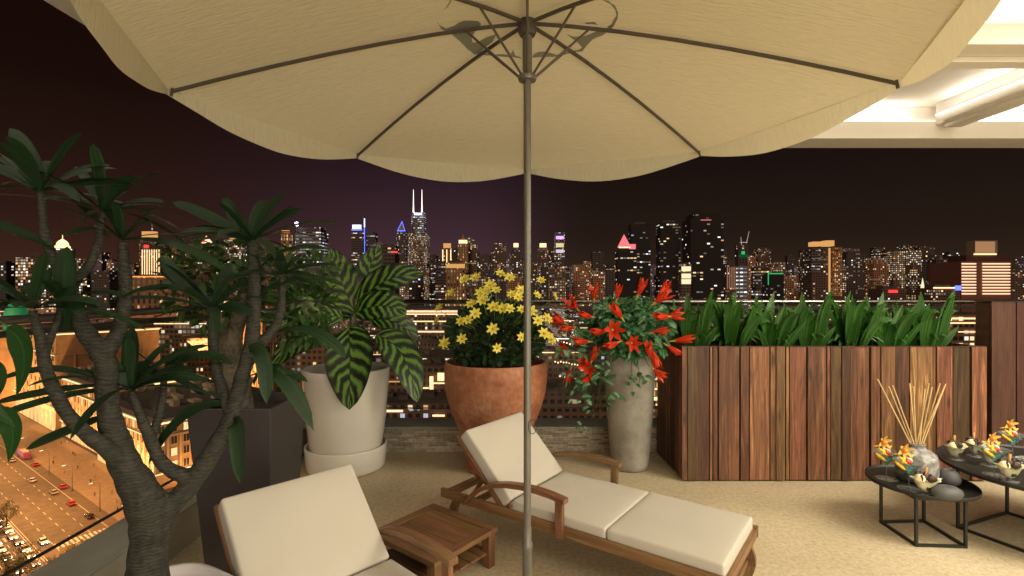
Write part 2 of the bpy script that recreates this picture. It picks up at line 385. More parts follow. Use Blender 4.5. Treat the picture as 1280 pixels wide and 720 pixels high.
# ------------------------------------------------------------------ terrace floor, kerbs, host tower below
KX, KX2, KY, KY2, KH = -2.01, -2.28, 5.0, 5.33, .245
mb = MB(); mb.box(KX, 8.5, -3.6, KY, -.2, 0, grain=False); struct('terrace_floor', mb, M['floor'])
mb = MB(); mb.box(KX, 8.5, KY, KY2, -.2, KH-.02, grain=False); kb = obj('mosaic_kerb', mb, M['mosaic'])
tag(kb, 'low kerb faced with thin beige stone strips under the glass behind the pots', 'kerb')
mb = MB(); mb.box(KX2, 8.5, KY-.006, KY2+.01, KH-.02, KH, grain=False); obj('coping', mb, M['kerb_top'], kb, bevel=.004)
mb = MB(); mb.box(KX2, KX, -3.6, KY2, -.2, KH-.02, grain=False); kl = obj('rendered_kerb', mb, M['kerb_face'])
tag(kl, 'smooth grey kerb running towards the viewer beside the branching plant', 'kerb')
mb = MB(); mb.box(KX2-.01, KX+.006, -3.6, KY-.008, KH-.02, KH, grain=False); obj('coping', mb, M['kerb_top'], kl, bevel=.004)
mb = MB(); mb.box(KX2+.01, 8.4, -14, KY2-.01, -75, -.21, grain=False)
tag(obj('host_tower', mb, simple('host_wall', (.25,.23,.2), rough=.8)), 'tower carrying the terrace, its parapet side seen at the lower edge', 'building')

# glass railing: back run and left run
def railing(name, a, b, label, n):
    a = Vector(a); b = Vector(b); t = (b-a); L = t.length; t.normalize()
    th = thing(name, label, 'railing', a)
    mb = MB(); mb.tube([a+Vector((0,0,1.462-a.z)), b+Vector((0,0,1.462-b.z))], .021, 16)
    obj('handrail', mb, M['steel'], th, smooth=True, world=True)
    mb = MB(); mb.beam(a+Vector((0,0,1.405-a.z)), b+Vector((0,0,1.405-b.z)), .022, .028); obj('glass_clamp', mb, M['dark_channel'], th, world=True)
    w = L/n
    for i in range(n):
        mb = MB(); p = a+t*(i*w+.008); q = a+t*((i+1)*w-.008)
        mb.beam(Vector((p.x,p.y,.893)), Vector((q.x,q.y,.893)), .010, .997); obj('glass_panel', mb, M['rail_glass'], th, world=True)
    mb = MB(); mb.beam(Vector((a.x,a.y,.389)), Vector((b.x,b.y,.389)), .014, .010); obj('base_channel', mb, M['dark_channel'], th, world=True)
    for i in range(n+1):
        p = a+t*(i*w)
        mb = MB(); mb.tube([Vector((p.x,p.y,1.41)), Vector((p.x,p.y,1.45))], .006, 8); obj('foot_pin', (lambda q: (q.tube([Vector((p.x,p.y,KH+.001)), Vector((p.x,p.y,.385))], .008, 8), q)[1])(MB()), M['dark_channel'], th, world=True); obj('bracket', mb, M['steel'], th, world=True)
railing('glass_railing', (-2.14, 5.165, KH), (8.4, 5.165, KH), 'long glass railing with round steel handrail behind the row of pots', 6)
railing('glass_railing', (-2.14, -3.6, KH), (-2.14, 5.12, KH), 'glass railing with steel handrail passing behind the branching plant towards the viewer', 5)

# ------------------------------------------------------------------ roof over the terrace
WP = M['white_paint']
mb = MB()
mb.box(KX2, 8.6, -3.6, KY2, 3.32, 3.5, grain=False)
struct('roof', mb, WP)
rb = thing('ceiling_beam', 'white rim beam of the roof crossing above the skyline', 'beam', (0, 4.79, 3))
mb = MB(); mb.box(KX2, 8.6, 4.79, KY2-.21, 3.0, 3.16, grain=False); mb.box(KX2, 8.6, 4.86, KY2-.21, 3.16, 3.318, grain=False); obj('beam_body', mb, WP, rb, bevel=.003, world=True)
mb = MB(); mb.box(-1.9, 8.6, 4.835, 4.853, 3.162, 3.176, grain=False); obj('light_strip', mb, M['led'], rb, world=True)
rb = thing('ceiling_beam', 'white rim beam of the roof running over the left kerb', 'beam', (KX, 0, 3))
mb = MB(); mb.box(KX2, KX, -3.6, 4.78, 3.0, 3.16, grain=False); mb.box(KX2, KX-.06, -3.6, 4.78, 3.16, 3.318, grain=False); obj('beam_body', mb, WP, rb, bevel=.003, world=True)
rb = thing('ceiling_beam', 'white double-lipped cross beam near the top of the picture', 'beam', (0, 3.1, 3))
mb = MB()
mb.box(KX+.01, 8.6, 2.94, 3.04, 3.0, 3.035, grain=False); mb.box(KX+.01, 8.6, 3.17, 3.27, 3.0, 3.035, grain=False)
mb.box(KX+.01, 8.6, 2.99, 3.22, 3.036, 3.15, grain=False); mb.box(KX+.01, 8.6, 3.03, 3.18, 3.15, 3.318, grain=False)
obj('beam_body', mb, WP, rb, bevel=.003, world=True)
mb = MB(); mb.box(-1.9, 8.6, 3.005, 3.022, 3.152, 3.166, grain=False); mb.box(-1.9, 8.6, 3.19, 3.206, 3.152, 3.166, grain=False); obj('light_strip', mb, M['led'], rb, world=True)
rb = thing('ceiling_beam', 'white slanting-looking rib with a projecting lip and lit upper edge below the ceiling', 'beam', (4.05, 3.3, 3))
mb = MB(); mb.box(3.97, 4.12, 3.24, 4.70, 3.075, 3.105, grain=False); mb.box(3.88, 4.20, 3.29, 4.62, 3.105, 3.122, grain=False); mb.box(3.96, 4.14, 3.28, 4.785, 3.122, 3.318, grain=False)
obj('beam_body', mb, WP, rb, bevel=.002, world=True)
mb = MB(); mb.box(3.935, 3.95, 3.32, 4.76, 3.20, 3.212, grain=False); mb.box(4.15, 4.165, 3.32, 4.76, 3.20, 3.212, grain=False); obj('light_strip', mb, M['led'], rb, world=True)

# the room behind the camera: wall with a wide opening, the added fill light before it
mb = MB(); mb.box(KX2, -1.9, -3.75, -3.6, 0, 3.3, grain=False); mb.box(-1.9, 3.9, -3.75, -3.6, 2.45, 3.3, grain=False); mb.box(3.9, 8.6, -3.75, -3.6, 0, 3.3, grain=False)
struct('room_wall', mb, WP)
mb = MB(); mb.box(8.5, 8.6, -3.6, KY2, -.2, 3.3, grain=False); struct('end_wall', mb, WP)

# ------------------------------------------------------------------ timber planter and screen
rng = random.Random(4)
def boards(mb, x0, x1, y, z0, z1, axis='x', sgn=-1, wmin=.075, wmax=.19, jit=.014, th=.028):
    p = x0
    while p < x1-.02:
        w = rng.uniform(wmin, wmax)
        if rng.random() < .28: w = rng.choice((.03, .045))
        w = min(w, x1-p)
        if x1-p-w < .05: w = x1-p
        j = rng.uniform(0, jit)
        a0, a1 = (y, y+th) if sgn > 0 else (y-th, y)
        if sgn < 0: a0 += jit-j
        else: a1 -= jit-j
        g = rng.choice((.002, .004, .009, .013))
        if axis == 'x': mb.box(p, p+w-g, a0, a1, z0, z1)
        else: mb.box(a0, a1, p, p+w-g, z0, z1)
        p += w
PX0, PX1, PY0, PY1, PZ = 1.405, 3.93, 4.22, 4.97, 1.115
pl = thing('timber_planter', 'long trough of reddish reclaimed boards filled with upright green plants', 'planter', ((PX0+PX1)/2, (PY0+PY1)/2, 0))
mb = MB(); boards(mb, PX0, PX1, PY0+.03, .012, PZ, 'x', -1); obj('front_boards', mb, M['reclaimed'], pl, bevel=.003, world=True)
mb = MB(); boards(mb, PY0+.034, PY1-.03, PX0+.03, .012, PZ-.001, 'y', -1); obj('side_boards', mb, M['reclaimed'], pl, bevel=.003, world=True)
mb = MB(); boards(mb, PY0+.034, PY1-.03, PX1-.03, .012, PZ-.001, 'y', 1); obj('side_boards', mb, M['reclaimed'], pl, bevel=.003, world=True)
mb = MB(); boards(mb, PX0, PX1, PY1-.028, .012, PZ, 'x', 1); obj('rear_boards', mb, M['reclaimed'], pl, bevel=.003, world=True)
mb = MB(); mb.box(PX0+.03, PX1-.03, PY0+.031, PY1-.029, 0, PZ-.09, grain=False); obj('soil', mb, M['soil'], pl, world=True)
mb = MB()
for (a, b_) in (((PX0+.015, PY0+.012, PZ+.003), (PX1-.015, PY0+.012, PZ+.003)), ((PX0+.012, PY0+.02, PZ+.003), (PX0+.012, PY1-.02, PZ+.003))): mb.beam(a, b_, .014, .005)
obj('edge_trim', mb, M['dark_boards'], pl, world=True)
sc_ = thing('timber_screen', 'tall dark brown boarded screen behind the trough and drinks tables', 'screen', (5.5, 4.35, 0))
mb = MB(); boards(mb, 3.99, 8.45, 4.28, .012, 1.485, 'x', -1, .14, .24, .006); obj('front_boards', mb, M['dark_boards'], sc_, bevel=.003, world=True)
mb = MB(); mb.box(3.992, 8.45, 4.283, 4.41, .0, 1.483, grain=True); obj('core', mb, M['dark_boards'], sc_, world=True)
mb = MB(); mb.box(3.985, 8.45, 4.25, 4.42, 1.4855, 1.492); obj('top_strip', mb, M['dark_channel'], sc_, world=True)

# ------------------------------------------------------------------ parasol
UX, UY, UR, UZ, UA, UROT = .060, 2.009, 1.44, 2.40, 2.655, R(-1.6)
def canopy_z(rho, phi=0):            # rho 0..1 measured towards the octagon's edge
    return UZ + (UA-UZ) * (1 - rho**1.4)
um = thing('parasol', 'big cream octagonal parasol on a slim grey pole standing between the loungers', 'parasol', (UX, UY, 0))
V8 = [Vector((math.cos(UROT+k*PI/4), math.sin(UROT+k*PI/4), 0)) * UR for k in range(8)]
mb = MB(); NR, NS = 26, 14
for k in range(8):
    A, B = V8[k], V8[(k+1) % 8]
    def P(i, j):
        r = i/NR; q = j/NS; c = A.lerp(B, q) * r
        sag = .022 * math.sin(PI*q) * r * (1 - .75*r)
        return Vector((c.x, c.y, canopy_z(r) - sag))
    for i in range(NR):
        for j in range(NS):
            a, b_, c, d = P(i, j), P(i+1, j), P(i+1, j+1), P(i, j+1)
            mb.quad(a, b_, c, d, uv=[(p.x, p.y) for p in (a, b_, c, d)])
o = obj('canopy', mb, M['canopy'], um, smooth=True)
bm = bmesh.new(); bm.from_mesh(o.data); bmesh.ops.remove_doubles(bm, verts=bm.verts, dist=1e-4)
bm.to_mesh(o.data); bm.free()
mb = MB()
for k in range(8):
    A, B = V8[k], V8[(k+1) % 8]; n_ = 24
    for j in range(n_):
        row = []
        for q in (j/n_, (j+1)/n_):
            c = A.lerp(B, q); dep = .026 + .096*math.sin(PI*q); outw = c.normalized()*(.012*math.sin(PI*q))
            wv = .0025*math.sin(q*23+k)
            row.append((c + Vector((0,0,UZ)), c + Vector((0,0,UZ-dep)) + outw*(1) + c.normalized()*wv, q, dep))
        (a, b_, q0, d0), (a2, b2, q1, d1) = row
        m0, m1 = a.lerp(b_, .5), a2.lerp(b2, .5)
        Lk = 1.1
        mb.quad(a, m0, m1, a2, uv=[(0, q0*Lk), (d0/2, q0*Lk), (d1/2, q1*Lk), (0, q1*Lk)])
        mb.quad(m0, b_, b2, m1, uv=[(d0/2, q0*Lk), (d0, q0*Lk), (d1, q1*Lk), (d1/2, q1*Lk)])
o = obj('valance', mb, M['canopy'], um, smooth=True)
bm = bmesh.new(); bm.from_mesh(o.data); bmesh.ops.remove_doubles(bm, verts=bm.verts, dist=1e-4); bm.to_mesh(o.data); bm.free()
HUBZ, RINGZ = UA-.035, 2.425
for k in range(8):
    d = V8[k].normalized(); mb = MB()
    pts = [Vector((d.x*UR*r, d.y*UR*r, canopy_z(r)-.018)) for r in (.02, .12, .25, .4, .55, .7, .85, .985)]
    for a, b_ in zip(pts[:-1], pts[1:]): mb.beam(a, b_ + (b_-a)*.02, .0095, .012)
    rib = obj('rib', mb, M['rib_metal'], um)
    mb = MB(); mb.tube([Vector((d.x*UR*.985, d.y*UR*.985, UZ+.0)), Vector((d.x*UR*.99, d.y*UR*.99, UZ-.032))], .006, 8); obj('tip', mb, M['rib_metal'], rib)
    mb = MB(); r0 = .24/UR
    mb.tube([Vector((d.x*.028, d.y*.028, RINGZ)), Vector((d.x*.24, d.y*.24, canopy_z(r0)-.024))], .0048, 8); obj('strut', mb, M['rib_metal'], um)
mb = MB(); mb.lathe([(.0, -.03), (.03, -.03), (.036, -.018), (.036, .018), (.03, .03), (0, .03)], (0,0,HUBZ), 20); obj('hub', mb, M['rib_metal'], um, angle=40)
mb = MB(); mb.lathe([(.017, -.012), (.034, -.012), (.037, -.004), (.037, .006), (.030, .012), (.017, .012)], (0,0,RINGZ), 24); obj('slide_ring', mb, M['grey_metal'], um, angle=40)
mb = MB(); mb.lathe([(.0185, RINGZ+.01), (.0185, UA-.01)], (0,0,0), 20)
mb.lathe([(.0145, .66), (.0145, RINGZ)], (0,0,0), 20); obj('pole', mb, M['grey_metal'], um, angle=40)
mb = MB(); mb.lathe([(.019, .02), (.019, .575), (.021, .58), (.021, .60), (.0165, .606), (.0165, .665)], (0,0,0), 20); obj('lower_pole', mb, M['grey_metal'], um, angle=40)
mb = MB(); mb.lathe([(0, .001), (.17, .001), (.17, .022), (.16, .03), (.03, .034), (.024, .12), (0, .12)], (0,0,0), 32); obj('base', mb, M['grey_metal'], um, angle=40)
mb = MB(); c0 = Vector((.020, -.014, 1.07)); mb.tube([c0 + Vector((.016*math.sin(a), -.002, .028*math.cos(a)-.01)) for a in [i*2*PI/14 for i in range(15)]], .0013, 6); obj('pull_loop', mb, M['black_metal'], um)
# printed emblem on the underside: swirling grey ring of shapes around the hub
def emb(pts): return [(540 + x/5.12, y/5.12) for x, y in pts]
EMB = [emb(p) for p in (
 [(20,112),(38,148),(90,180),(140,162),(170,142),(205,128),(262,128),(298,132),(313,150),(306,176),(272,204),(252,235),(262,270),(300,262),(350,235),(412,216),(388,262),(335,305),(310,332),(400,348),(430,343),(500,348),(519,316),(532,350),(572,366),(570,372),(520,364),(430,358),(270,344),(225,308),(180,262),(120,212),(60,182)],
 [(62,68),(92,42),(116,0),(123,-6),(123,6),(100,42)],
 [(636,366),(652,345),(680,328),(722,326),(760,336),(800,349),(890,326),(940,314),(960,300),(935,272),(862,216),(908,232),(980,226),(1042,204),(1060,190),(1028,176),(1072,184),(1112,180),(1150,148),(1166,118),(1180,95),(1176,62),(1142,22),(1086,-4),(1128,2),(1172,34),(1192,80),(1186,122),(1152,180),(1092,222),(1030,248),(992,286),(962,326),(900,332),(800,360),(700,362)],
 [(978,142),(1040,136),(1062,156),(1030,150),(985,150)],
)]
def inside(x, y, poly):
    c = False; n = len(poly); j = n-1
    for i in range(n):
        xi, yi = poly[i]; xj, yj = poly[j]
        if (yi > y) != (yj > y) and x < (xj-xi)*(y-yi)/(yj-yi)+xi: c = not c
        j = i
    return c
def can_at(x, y):                    # height of the cloth at a spot beside the pole (panels are flat between ribs)
    ang = math.atan2(y, x) - UROT; s = (ang % (PI/4)); q = s/(PI/4)
    ap = UR*math.cos(PI/8); r = math.hypot(x, y)*math.cos(s-PI/8)/ap
    A = Vector((math.cos(0), math.sin(0))); B = Vector((math.cos(PI/4), math.sin(PI/4)))
    qq = math.tan(s-PI/8)/math.tan(PI/8)*.5+.5
    return canopy_z(r) - .022*math.sin(PI*qq)*r*(1-.75*r)
mb = MB(); st = .003; n_ = int(.9/st)
for i in range(n_):
    for j in range(n_):
        x, y = -.45 + (i+.5)*st, -.45 + (j+.5)*st
        z = can_at(x, y); Yw = UY+y
        sx, sy = 640 + F*(UX+x)/Yw, 360 - F*(z-EYE)/Yw
        if any(inside(sx, sy, p) for p in EMB):
            h = st/2
            mb.quad(*[(x+a*h, y+b_*h, can_at(x+a*h, y+b_*h)-.0022) for a, b_ in ((-1,-1),(1,-1),(1,1),(-1,1))])
obj('emblem', mb, simple('emblem_print', (.21,.22,.17), rough=.9), um)
# ------------------------------------------------------------------ loungers
# local frame: x runs from the backrest hinge to the foot, y = 0 the far rail, y = -0.62 the near one
def cushion(name, x0, x1, th, parent, M4=None, z0=.272, puff=.007):
    mb = MB(); nx, ny = 14, 14; y0, y1 = -.615, -.005
    def Pt(i, j, top):
        a, b_ = i/nx, j/ny
        e = (1-abs(2*a-1)**6) * (1-abs(2*b_-1)**6)
        wr = .0022*noise.noise(Vector((x0*9+a*4, b_*5, 3)))
        z = z0 + th + puff*e + wr*e if top else z0
        p = Vector((x0+(x1-x0)*a, y0+(y1-y0)*b_, z))
        return M4 @ p if M4 is not None else p
    for i in range(nx):
        for j in range(ny):
            mb.quad(Pt(i,j,1), Pt(i+1,j,1), Pt(i+1,j+1,1), Pt(i,j+1,1))
            mb.quad(Pt(i,j,0), Pt(i,j+1,0), Pt(i+1,j+1,0), Pt(i+1,j,0))
    for i in range(nx):
        mb.quad(Pt(i,0,0), Pt(i+1,0,0), Pt(i+1,0,1), Pt(i,0,1)); mb.quad(Pt(i+1,ny,0), Pt(i,ny,0), Pt(i,ny,1), Pt(i+1,ny,1))
    for j in range(ny):
        mb.quad(Pt(0,j+1,0), Pt(0,j,0), Pt(0,j,1), Pt(0,j+1,1)); mb.quad(Pt(nx,j,0), Pt(nx,j+1,0), Pt(nx,j+1,1), Pt(nx,j,1))
    o = obj(name, mb, M['cream'], parent)
    bm = bmesh.new(); bm.from_mesh(o.data); bmesh.ops.remove_doubles(bm, verts=bm.verts, dist=1e-4); bmesh.ops.recalc_face_normals(bm, faces=bm.faces)
    bm.to_mesh(o.data); bm.free()
    b_ = o.modifiers.new('b', 'BEVEL'); b_.width = .013; b_.segments = 4; b_.limit_method = 'ANGLE'; b_.angle_limit = R(50)
    o.data.polygons.foreach_set('use_smooth', [True]*len(o.data.polygons))
    return o
def lounger(label, loc, rot):
    t = thing('sun_lounger', label, 'sun lounger', loc, rot, 'timber sun loungers with cream cushions')
    T = M['teak']
    for y in (-.012, -.635):
        mb = MB(); mb.box(-.56, 1.215, y-.0, y+.026, .243, .300); obj('side_rail', mb, T, t, bevel=.004)
    mb = MB(); x = -.50
    mb.box(-.545, -.49, -.608, -.014, .250, .285); mb.box(-.36, -.315, -.608, -.014, .225, .25)
    mb.box(1.165, 1.212, -.608, -.014, .243, .29)
    for k in range(12): mb.box(.03+k*.095, .095+k*.095, -.608, -.014, .248, .266)
    obj('slats', mb, T, t, bevel=.003)
    # curved legs
    def leg(x0, y, flip=1):
        mb = MB(); prof = []
        for i in range(9):
            q = i/8; xx = x0 + flip*(.055*math.sin(q*PI*.9)) ; zz = .262*(1-q)
            prof.append((xx, zz))
        for (a, az), (c, cz) in zip(prof[:-1], prof[1:]):
            w = .026
            M8 = [(a-w, az), (a+w, az), (c+w, cz), (c-w, cz)]
            for yy, s in ((y-.016, 1), (y+.016, -1)):
                p = [(x_, yy, z_) for x_, z_ in (M8 if s > 0 else M8[::-1])]; mb.face(p, uv=[(z_, x_) for x_, z_ in (M8 if s > 0 else M8[::-1])])
            mb.quad((a-w, y+.016, az), (a-w, y-.016, az), (c-w, y-.016, cz), (c-w, y+.016, cz), uv=[(az,0),(az,.03),(cz,.03),(cz,0)])
            mb.quad((a+w, y-.016, az), (a+w, y+.016, az), (c+w, y+.016, cz), (c+w, y-.016, cz), uv=[(az,0),(az,.03),(cz,.03),(cz,0)])
        c, cz = prof[-1]; w = .026; mb.quad((c-w, y+.016, cz), (c-w, y-.016, cz), (c+w, y-.016, cz), (c+w, y+.016, cz))
        return mb
    for x0, fl in ((-.44, -1), (1.13, 1)):
        for y in (-.035, -.588): obj('leg', leg(x0, y, fl), T, t)
    mb = MB(); mb.box(1.13, 1.175, -.572, -.051, .095, .13); obj('stretcher', mb, T, t, bevel=.003)
    # backrest at 45 degrees
    A = R(45.3)
    Mb = Matrix.Translation((-.062, 0, .289)) @ Matrix.Rotation(A, 4, 'Y')
    mb = MB()
    mb.box(-.52, 0, -.618, -.575, -.028, 0, mat=Mb); mb.box(-.52, 0, -.045, -.002, -.028, 0, mat=Mb)
    for k in range(6): mb.box(-.50+k*.083, -.44+k*.083, -.574, -.046, -.022, -.004, mat=Mb)
    obj('backrest', mb, T, t, bevel=.003)
    mb = MB(); mb.beam((-.24, -.10, .46), (-.38, -.10, .262), .022, .022); mbb = MB(); mbb.beam((-.24, -.52, .46), (-.38, -.52, .262), .022, .022)
    obj('back_strut', mb, T, t); obj('back_strut', mbb, T, t)
    Mc = Matrix.Translation((-.062, 0, .289)) @ Matrix.Rotation(A, 4, 'Y')
    cushion('back_cushion', -.505, -.004, .082, t, Mc, z0=.002, puff=.010)
    cushion('seat_cushion', .0, .602, .078, t); cushion('foot_cushion', .607, 1.19, .078, t)
    # arched arms
    prof = [(-.33, .285), (-.29, .325), (-.24, .37), (-.17, .415), (-.09, .447), (0, .468), (.10, .480), (.20, .484), (.30, .479), (.39, .466)]
    for y in (.016, -.678):
        mb = MB(); th = .028
        for (a, az), (c, cz) in zip(prof[:-1], prof[1:]):
            y0, y1 = y, y+.052
            P = [Vector(p) for p in ((a,y0,az-th),(c,y0,cz-th),(c,y0,cz),(a,y0,az),(a,y1,az-th),(c,y1,cz-th),(c,y1,cz),(a,y1,az))]
            uvs = [(a,0),(c,0),(c,.03),(a,.03)]
            mb.quad(P[0],P[1],P[2],P[3],uvs); mb.quad(P[5],P[4],P[7],P[6],[(c,0),(a,0),(a,.03),(c,.03)])
            mb.quad(P[3],P[2],P[6],P[7],[(a,0),(c,0),(c,.05),(a,.05)]); mb.quad(P[1],P[0],P[4],P[5],[(c,0),(a,0),(a,.05),(c,.05)])
        (c, cz) = prof[-1]; mb.quad((c,y,cz-th),(c,y+.052,cz-th),(c,y+.052,cz),(c,y,cz))
        o = obj('armrest', mb, T, t)
        bm = bmesh.new(); bm.from_mesh(o.data); bmesh.ops.remove_doubles(bm, verts=bm.verts, dist=1e-5); bm.to_mesh(o.data); bm.free()
        b_ = o.modifiers.new('b', 'BEVEL'); b_.width = .003; b_.segments = 2; b_.limit_method = 'ANGLE'; b_.angle_limit = R(50)
        mb = MB(); yy = y+.012 if y > 0 else y+.014
        mb.box(.325, .372, yy, yy+.027, .245, .452); obj('arm_post', mb, T, t, bevel=.003)
    return t
rotA = math.atan2(-.592, .805)
lounger('timber lounger with cream cushions beyond the parasol pole, foot end towards the right', (.3625, 3.509, 0), rotA)
lounger('timber lounger cut off by the lower edge, its raised cream backrest filling the corner', (-.556, 2.378, 0), math.atan2(-.686, .728))

# side table between them
t = thing('side_table', 'low square slatted teak table between the two loungers', 'table', (-.503, 3.283, 0), math.atan2(-.615, .789))
SX, SY, SZ = .535, .50, .222
mb = MB(); mb.box(0, SX, -.055, 0, SZ-.028, SZ); mb.box(0, SX, -SY, -SY+.055, SZ-.028, SZ)
mb.box(0, .055, -SY+.057, -.057, SZ-.028, SZ); mb.box(SX-.055, SX, -SY+.057, -.057, SZ-.028, SZ)
w = (SY-.118)/5
for k in range(5): mb.box(.058, SX-.058, -.059-(k+1)*w+.003, -.059-k*w, SZ-.026, SZ-.004)
obj('table_top', mb, M['teak'], t, bevel=.003)
for x in (.012, SX-.068):
    for y in (-.065, -SY+.012):
        mb = MB(); mb.box(x, x+.056, y, y+.053, 0, SZ-.029); obj('leg', mb, M['teak'], t, bevel=.003)
mb = MB()
for k in range(5): mb.box(.03, SX-.03, -.02-(k+1)*.088, -.028-k*.088, .075, .09)
obj('lower_shelf', mb, M['teak'], t, bevel=.002)

# ------------------------------------------------------------------ leaf materials
def leaf_mat(name, kind, c1, c2, c3=None, rough=.5, trans=.12, bump=.3):
    m, t, b, o = newmat(name)
    uv = N(t, 'ShaderNodeUVMap'); sp = N(t, 'ShaderNodeSeparateXYZ'); t.links.new(uv.outputs[0], sp.inputs[0])
    g = N(t, 'ShaderNodeNewGeometry')
    if kind == 'strap':       # long pale lines
        vm = N(t, 'ShaderNodeVectorMath', operation='MULTIPLY'); vm.inputs[1].default_value = (7, .35, 1); t.links.new(uv.outputs[0], vm.inputs[0])
        ad = N(t, 'ShaderNodeVectorMath', operation='ADD'); cb = N(t, 'ShaderNodeCombineXYZ'); k = N(t, 'ShaderNodeMath', operation='MULTIPLY'); k.inputs[1].default_value = 31
        t.links.new(g.outputs['Random Per Island'], k.inputs[0]); t.links.new(k.outputs[0], cb.inputs[2]); t.links.new(vm.outputs[0], ad.inputs[0]); t.links.new(cb.outputs[0], ad.inputs[1])
        nz = N(t, 'ShaderNodeTexNoise'); nz.inputs['Scale'].default_value = 1.6; nz.inputs['Detail'].default_value = 3; t.links.new(ad.outputs[0], nz.inputs['Vector'])
        r = ramp(t, [(.42, c1), (.6, c2), (.74, c3 or c2)]); t.links.new(nz.outputs[0], r.inputs[0]); col = r.outputs[0]; hgt = nz.outputs[0]
    elif kind == 'calathea':  # feathered light bands between dark ones, slanting from the midrib
        s1 = N(t, 'ShaderNodeMath', operation='SUBTRACT'); s1.inputs[1].default_value = .5; t.links.new(sp.outputs[0], s1.inputs[0])
        ab = N(t, 'ShaderNodeMath', operation='ABSOLUTE'); t.links.new(s1.outputs[0], ab.inputs[0])
        k = N(t, 'ShaderNodeMath', operation='MULTIPLY_ADD'); k.inputs[1].default_value = -.46; t.links.new(ab.outputs[0], k.inputs[0]); t.links.new(sp.outputs[1], k.inputs[2])
        nz = N(t, 'ShaderNodeTexNoise'); nz.inputs['Scale'].default_value = 3.2; nz.inputs['Detail'].default_value = 4
        cb = N(t, 'ShaderNodeCombineXYZ'); t.links.new(sp.outputs[0], cb.inputs[0]); t.links.new(sp.outputs[1], cb.inputs[1]); t.links.new(g.outputs['Random Per Island'], cb.inputs[2])
        t.links.new(cb.outputs[0], nz.inputs['Vector'])
        k2 = N(t, 'ShaderNodeMath', operation='MULTIPLY_ADD'); k2.inputs[1].default_value = .23; t.links.new(nz.outputs[0], k2.inputs[0]); t.links.new(k.outputs[0], k2.inputs[2])
        sn = N(t, 'ShaderNodeMath', operation='SINE'); k3 = N(t, 'ShaderNodeMath', operation='MULTIPLY'); k3.inputs[1].default_value = 42; t.links.new(k2.outputs[0], k3.inputs[0]); hf = N(t, 'ShaderNodeMath', operation='GREATER_THAN'); hf.inputs[1].default_value = 0; t.links.new(s1.outputs[0], hf.inputs[0]); hm = N(t, 'ShaderNodeMath', operation='MULTIPLY_ADD'); hm.inputs[1].default_value = 2.6; t.links.new(hf.outputs[0], hm.inputs[0]); t.links.new(k3.outputs[0], hm.inputs[2]); t.links.new(hm.outputs[0], sn.inputs[0])
        # fine streaks inside the light band
        st_ = N(t, 'ShaderNodeTexNoise'); st_.inputs['Scale'].default_value = 1; st_.inputs['Detail'].default_value = 2
        cb2 = N(t, 'ShaderNodeCombineXYZ'); t.links.new(ab.outputs[0], cb2.inputs[0]); k4 = N(t, 'ShaderNodeMath', operation='MULTIPLY'); k4.inputs[1].default_value = 90; t.links.new(k2.outputs[0], k4.inputs[0]); t.links.new(k4.outputs[0], cb2.inputs[1])
        t.links.new(cb2.outputs[0], st_.inputs['Vector'])
        r = ramp(t, [(.42, c1), (.56, c2), (1.0, c3)]); ad = N(t, 'ShaderNodeMath', operation='MULTIPLY_ADD'); ad.inputs[1].default_value = .42; ad.inputs[2].default_value = .12
        t.links.new(sn.outputs[0], ad.inputs[0])
        a2 = N(t, 'ShaderNodeMath', operation='MULTIPLY_ADD'); a2.inputs[1].default_value = .95; t.links.new(st_.outputs[0], a2.inputs[0]); t.links.new(ad.outputs[0], a2.inputs[2])
        t.links.new(a2.outputs[0], r.inputs[0])
        rim = ramp(t, [(.0, (.25,.3,.25)), (.025, (1,1,1)), (.38, (1,1,1)), (.47, (.12,.17,.12))]); t.links.new(ab.outputs[0], rim.inputs[0])
        mr_ = N(t, 'ShaderNodeMix', data_type='RGBA', blend_type='MULTIPLY'); mr_.inputs[0].default_value = 1; t.links.new(r.outputs[0], mr_.inputs[6]); t.links.new(rim.outputs[0], mr_.inputs[7])
        col = mr_.outputs[2]; hgt = sn.outputs[0]
    else:                     # veined: pale midrib and side veins
        s1 = N(t, 'ShaderNodeMath', operation='SUBTRACT'); s1.inputs[1].default_value = .5; t.links.new(sp.outputs[0], s1.inputs[0])
        ab = N(t, 'ShaderNodeMath', operation='ABSOLUTE'); t.links.new(s1.outputs[0], ab.inputs[0])
        k = N(t, 'ShaderNodeMath', operation='MULTIPLY_ADD'); k.inputs[1].default_value = -.5; t.links.new(ab.outputs[0], k.inputs[0]); t.links.new(sp.outputs[1], k.inputs[2])
        sn = N(t, 'ShaderNodeMath', operation='SINE'); k3 = N(t, 'ShaderNodeMath', operation='MULTIPLY'); k3.inputs[1].default_value = 62; t.links.new(k.outputs[0], k3.inputs[0]); t.links.new(k3.outputs[0], sn.inputs[0])
        rv = ramp(t, [(.0, (1,1,1)), (.06, (0,0,0))]); t.links.new(ab.outputs[0], rv.inputs[0])
        rs = ramp(t, [(.93, (0,0,0)), (1, (.35,.35,.35))]); t.links.new(sn.outputs[0], rs.inputs[0])
        mx = N(t, 'ShaderNodeMath', operation='MAXIMUM'); t.links.new(rv.outputs[0], mx.inputs[0]); t.links.new(rs.outputs[0], mx.inputs[1])
        rr = ramp(t, [(0, c1), (1, c2)]); t.links.new(g.outputs['Random Per Island'], rr.inputs[0])
        mi = N(t, 'ShaderNodeMix', data_type='RGBA'); mi.inputs[7].default_value = (*(c3 or c2), 1); t.links.new(mx.outputs[0], mi.inputs[0]); t.links.new(rr.outputs[0], mi.inputs[6])
        col = mi.outputs[2]; hgt = mx.outputs[0]
    t.links.new(col, b.inputs['Base Color']); b.inputs['Roughness'].default_value = rough
    bp = N(t, 'ShaderNodeBump'); bp.inputs['Strength'].default_value = bump; bp.inputs['Distance'].default_value = .002
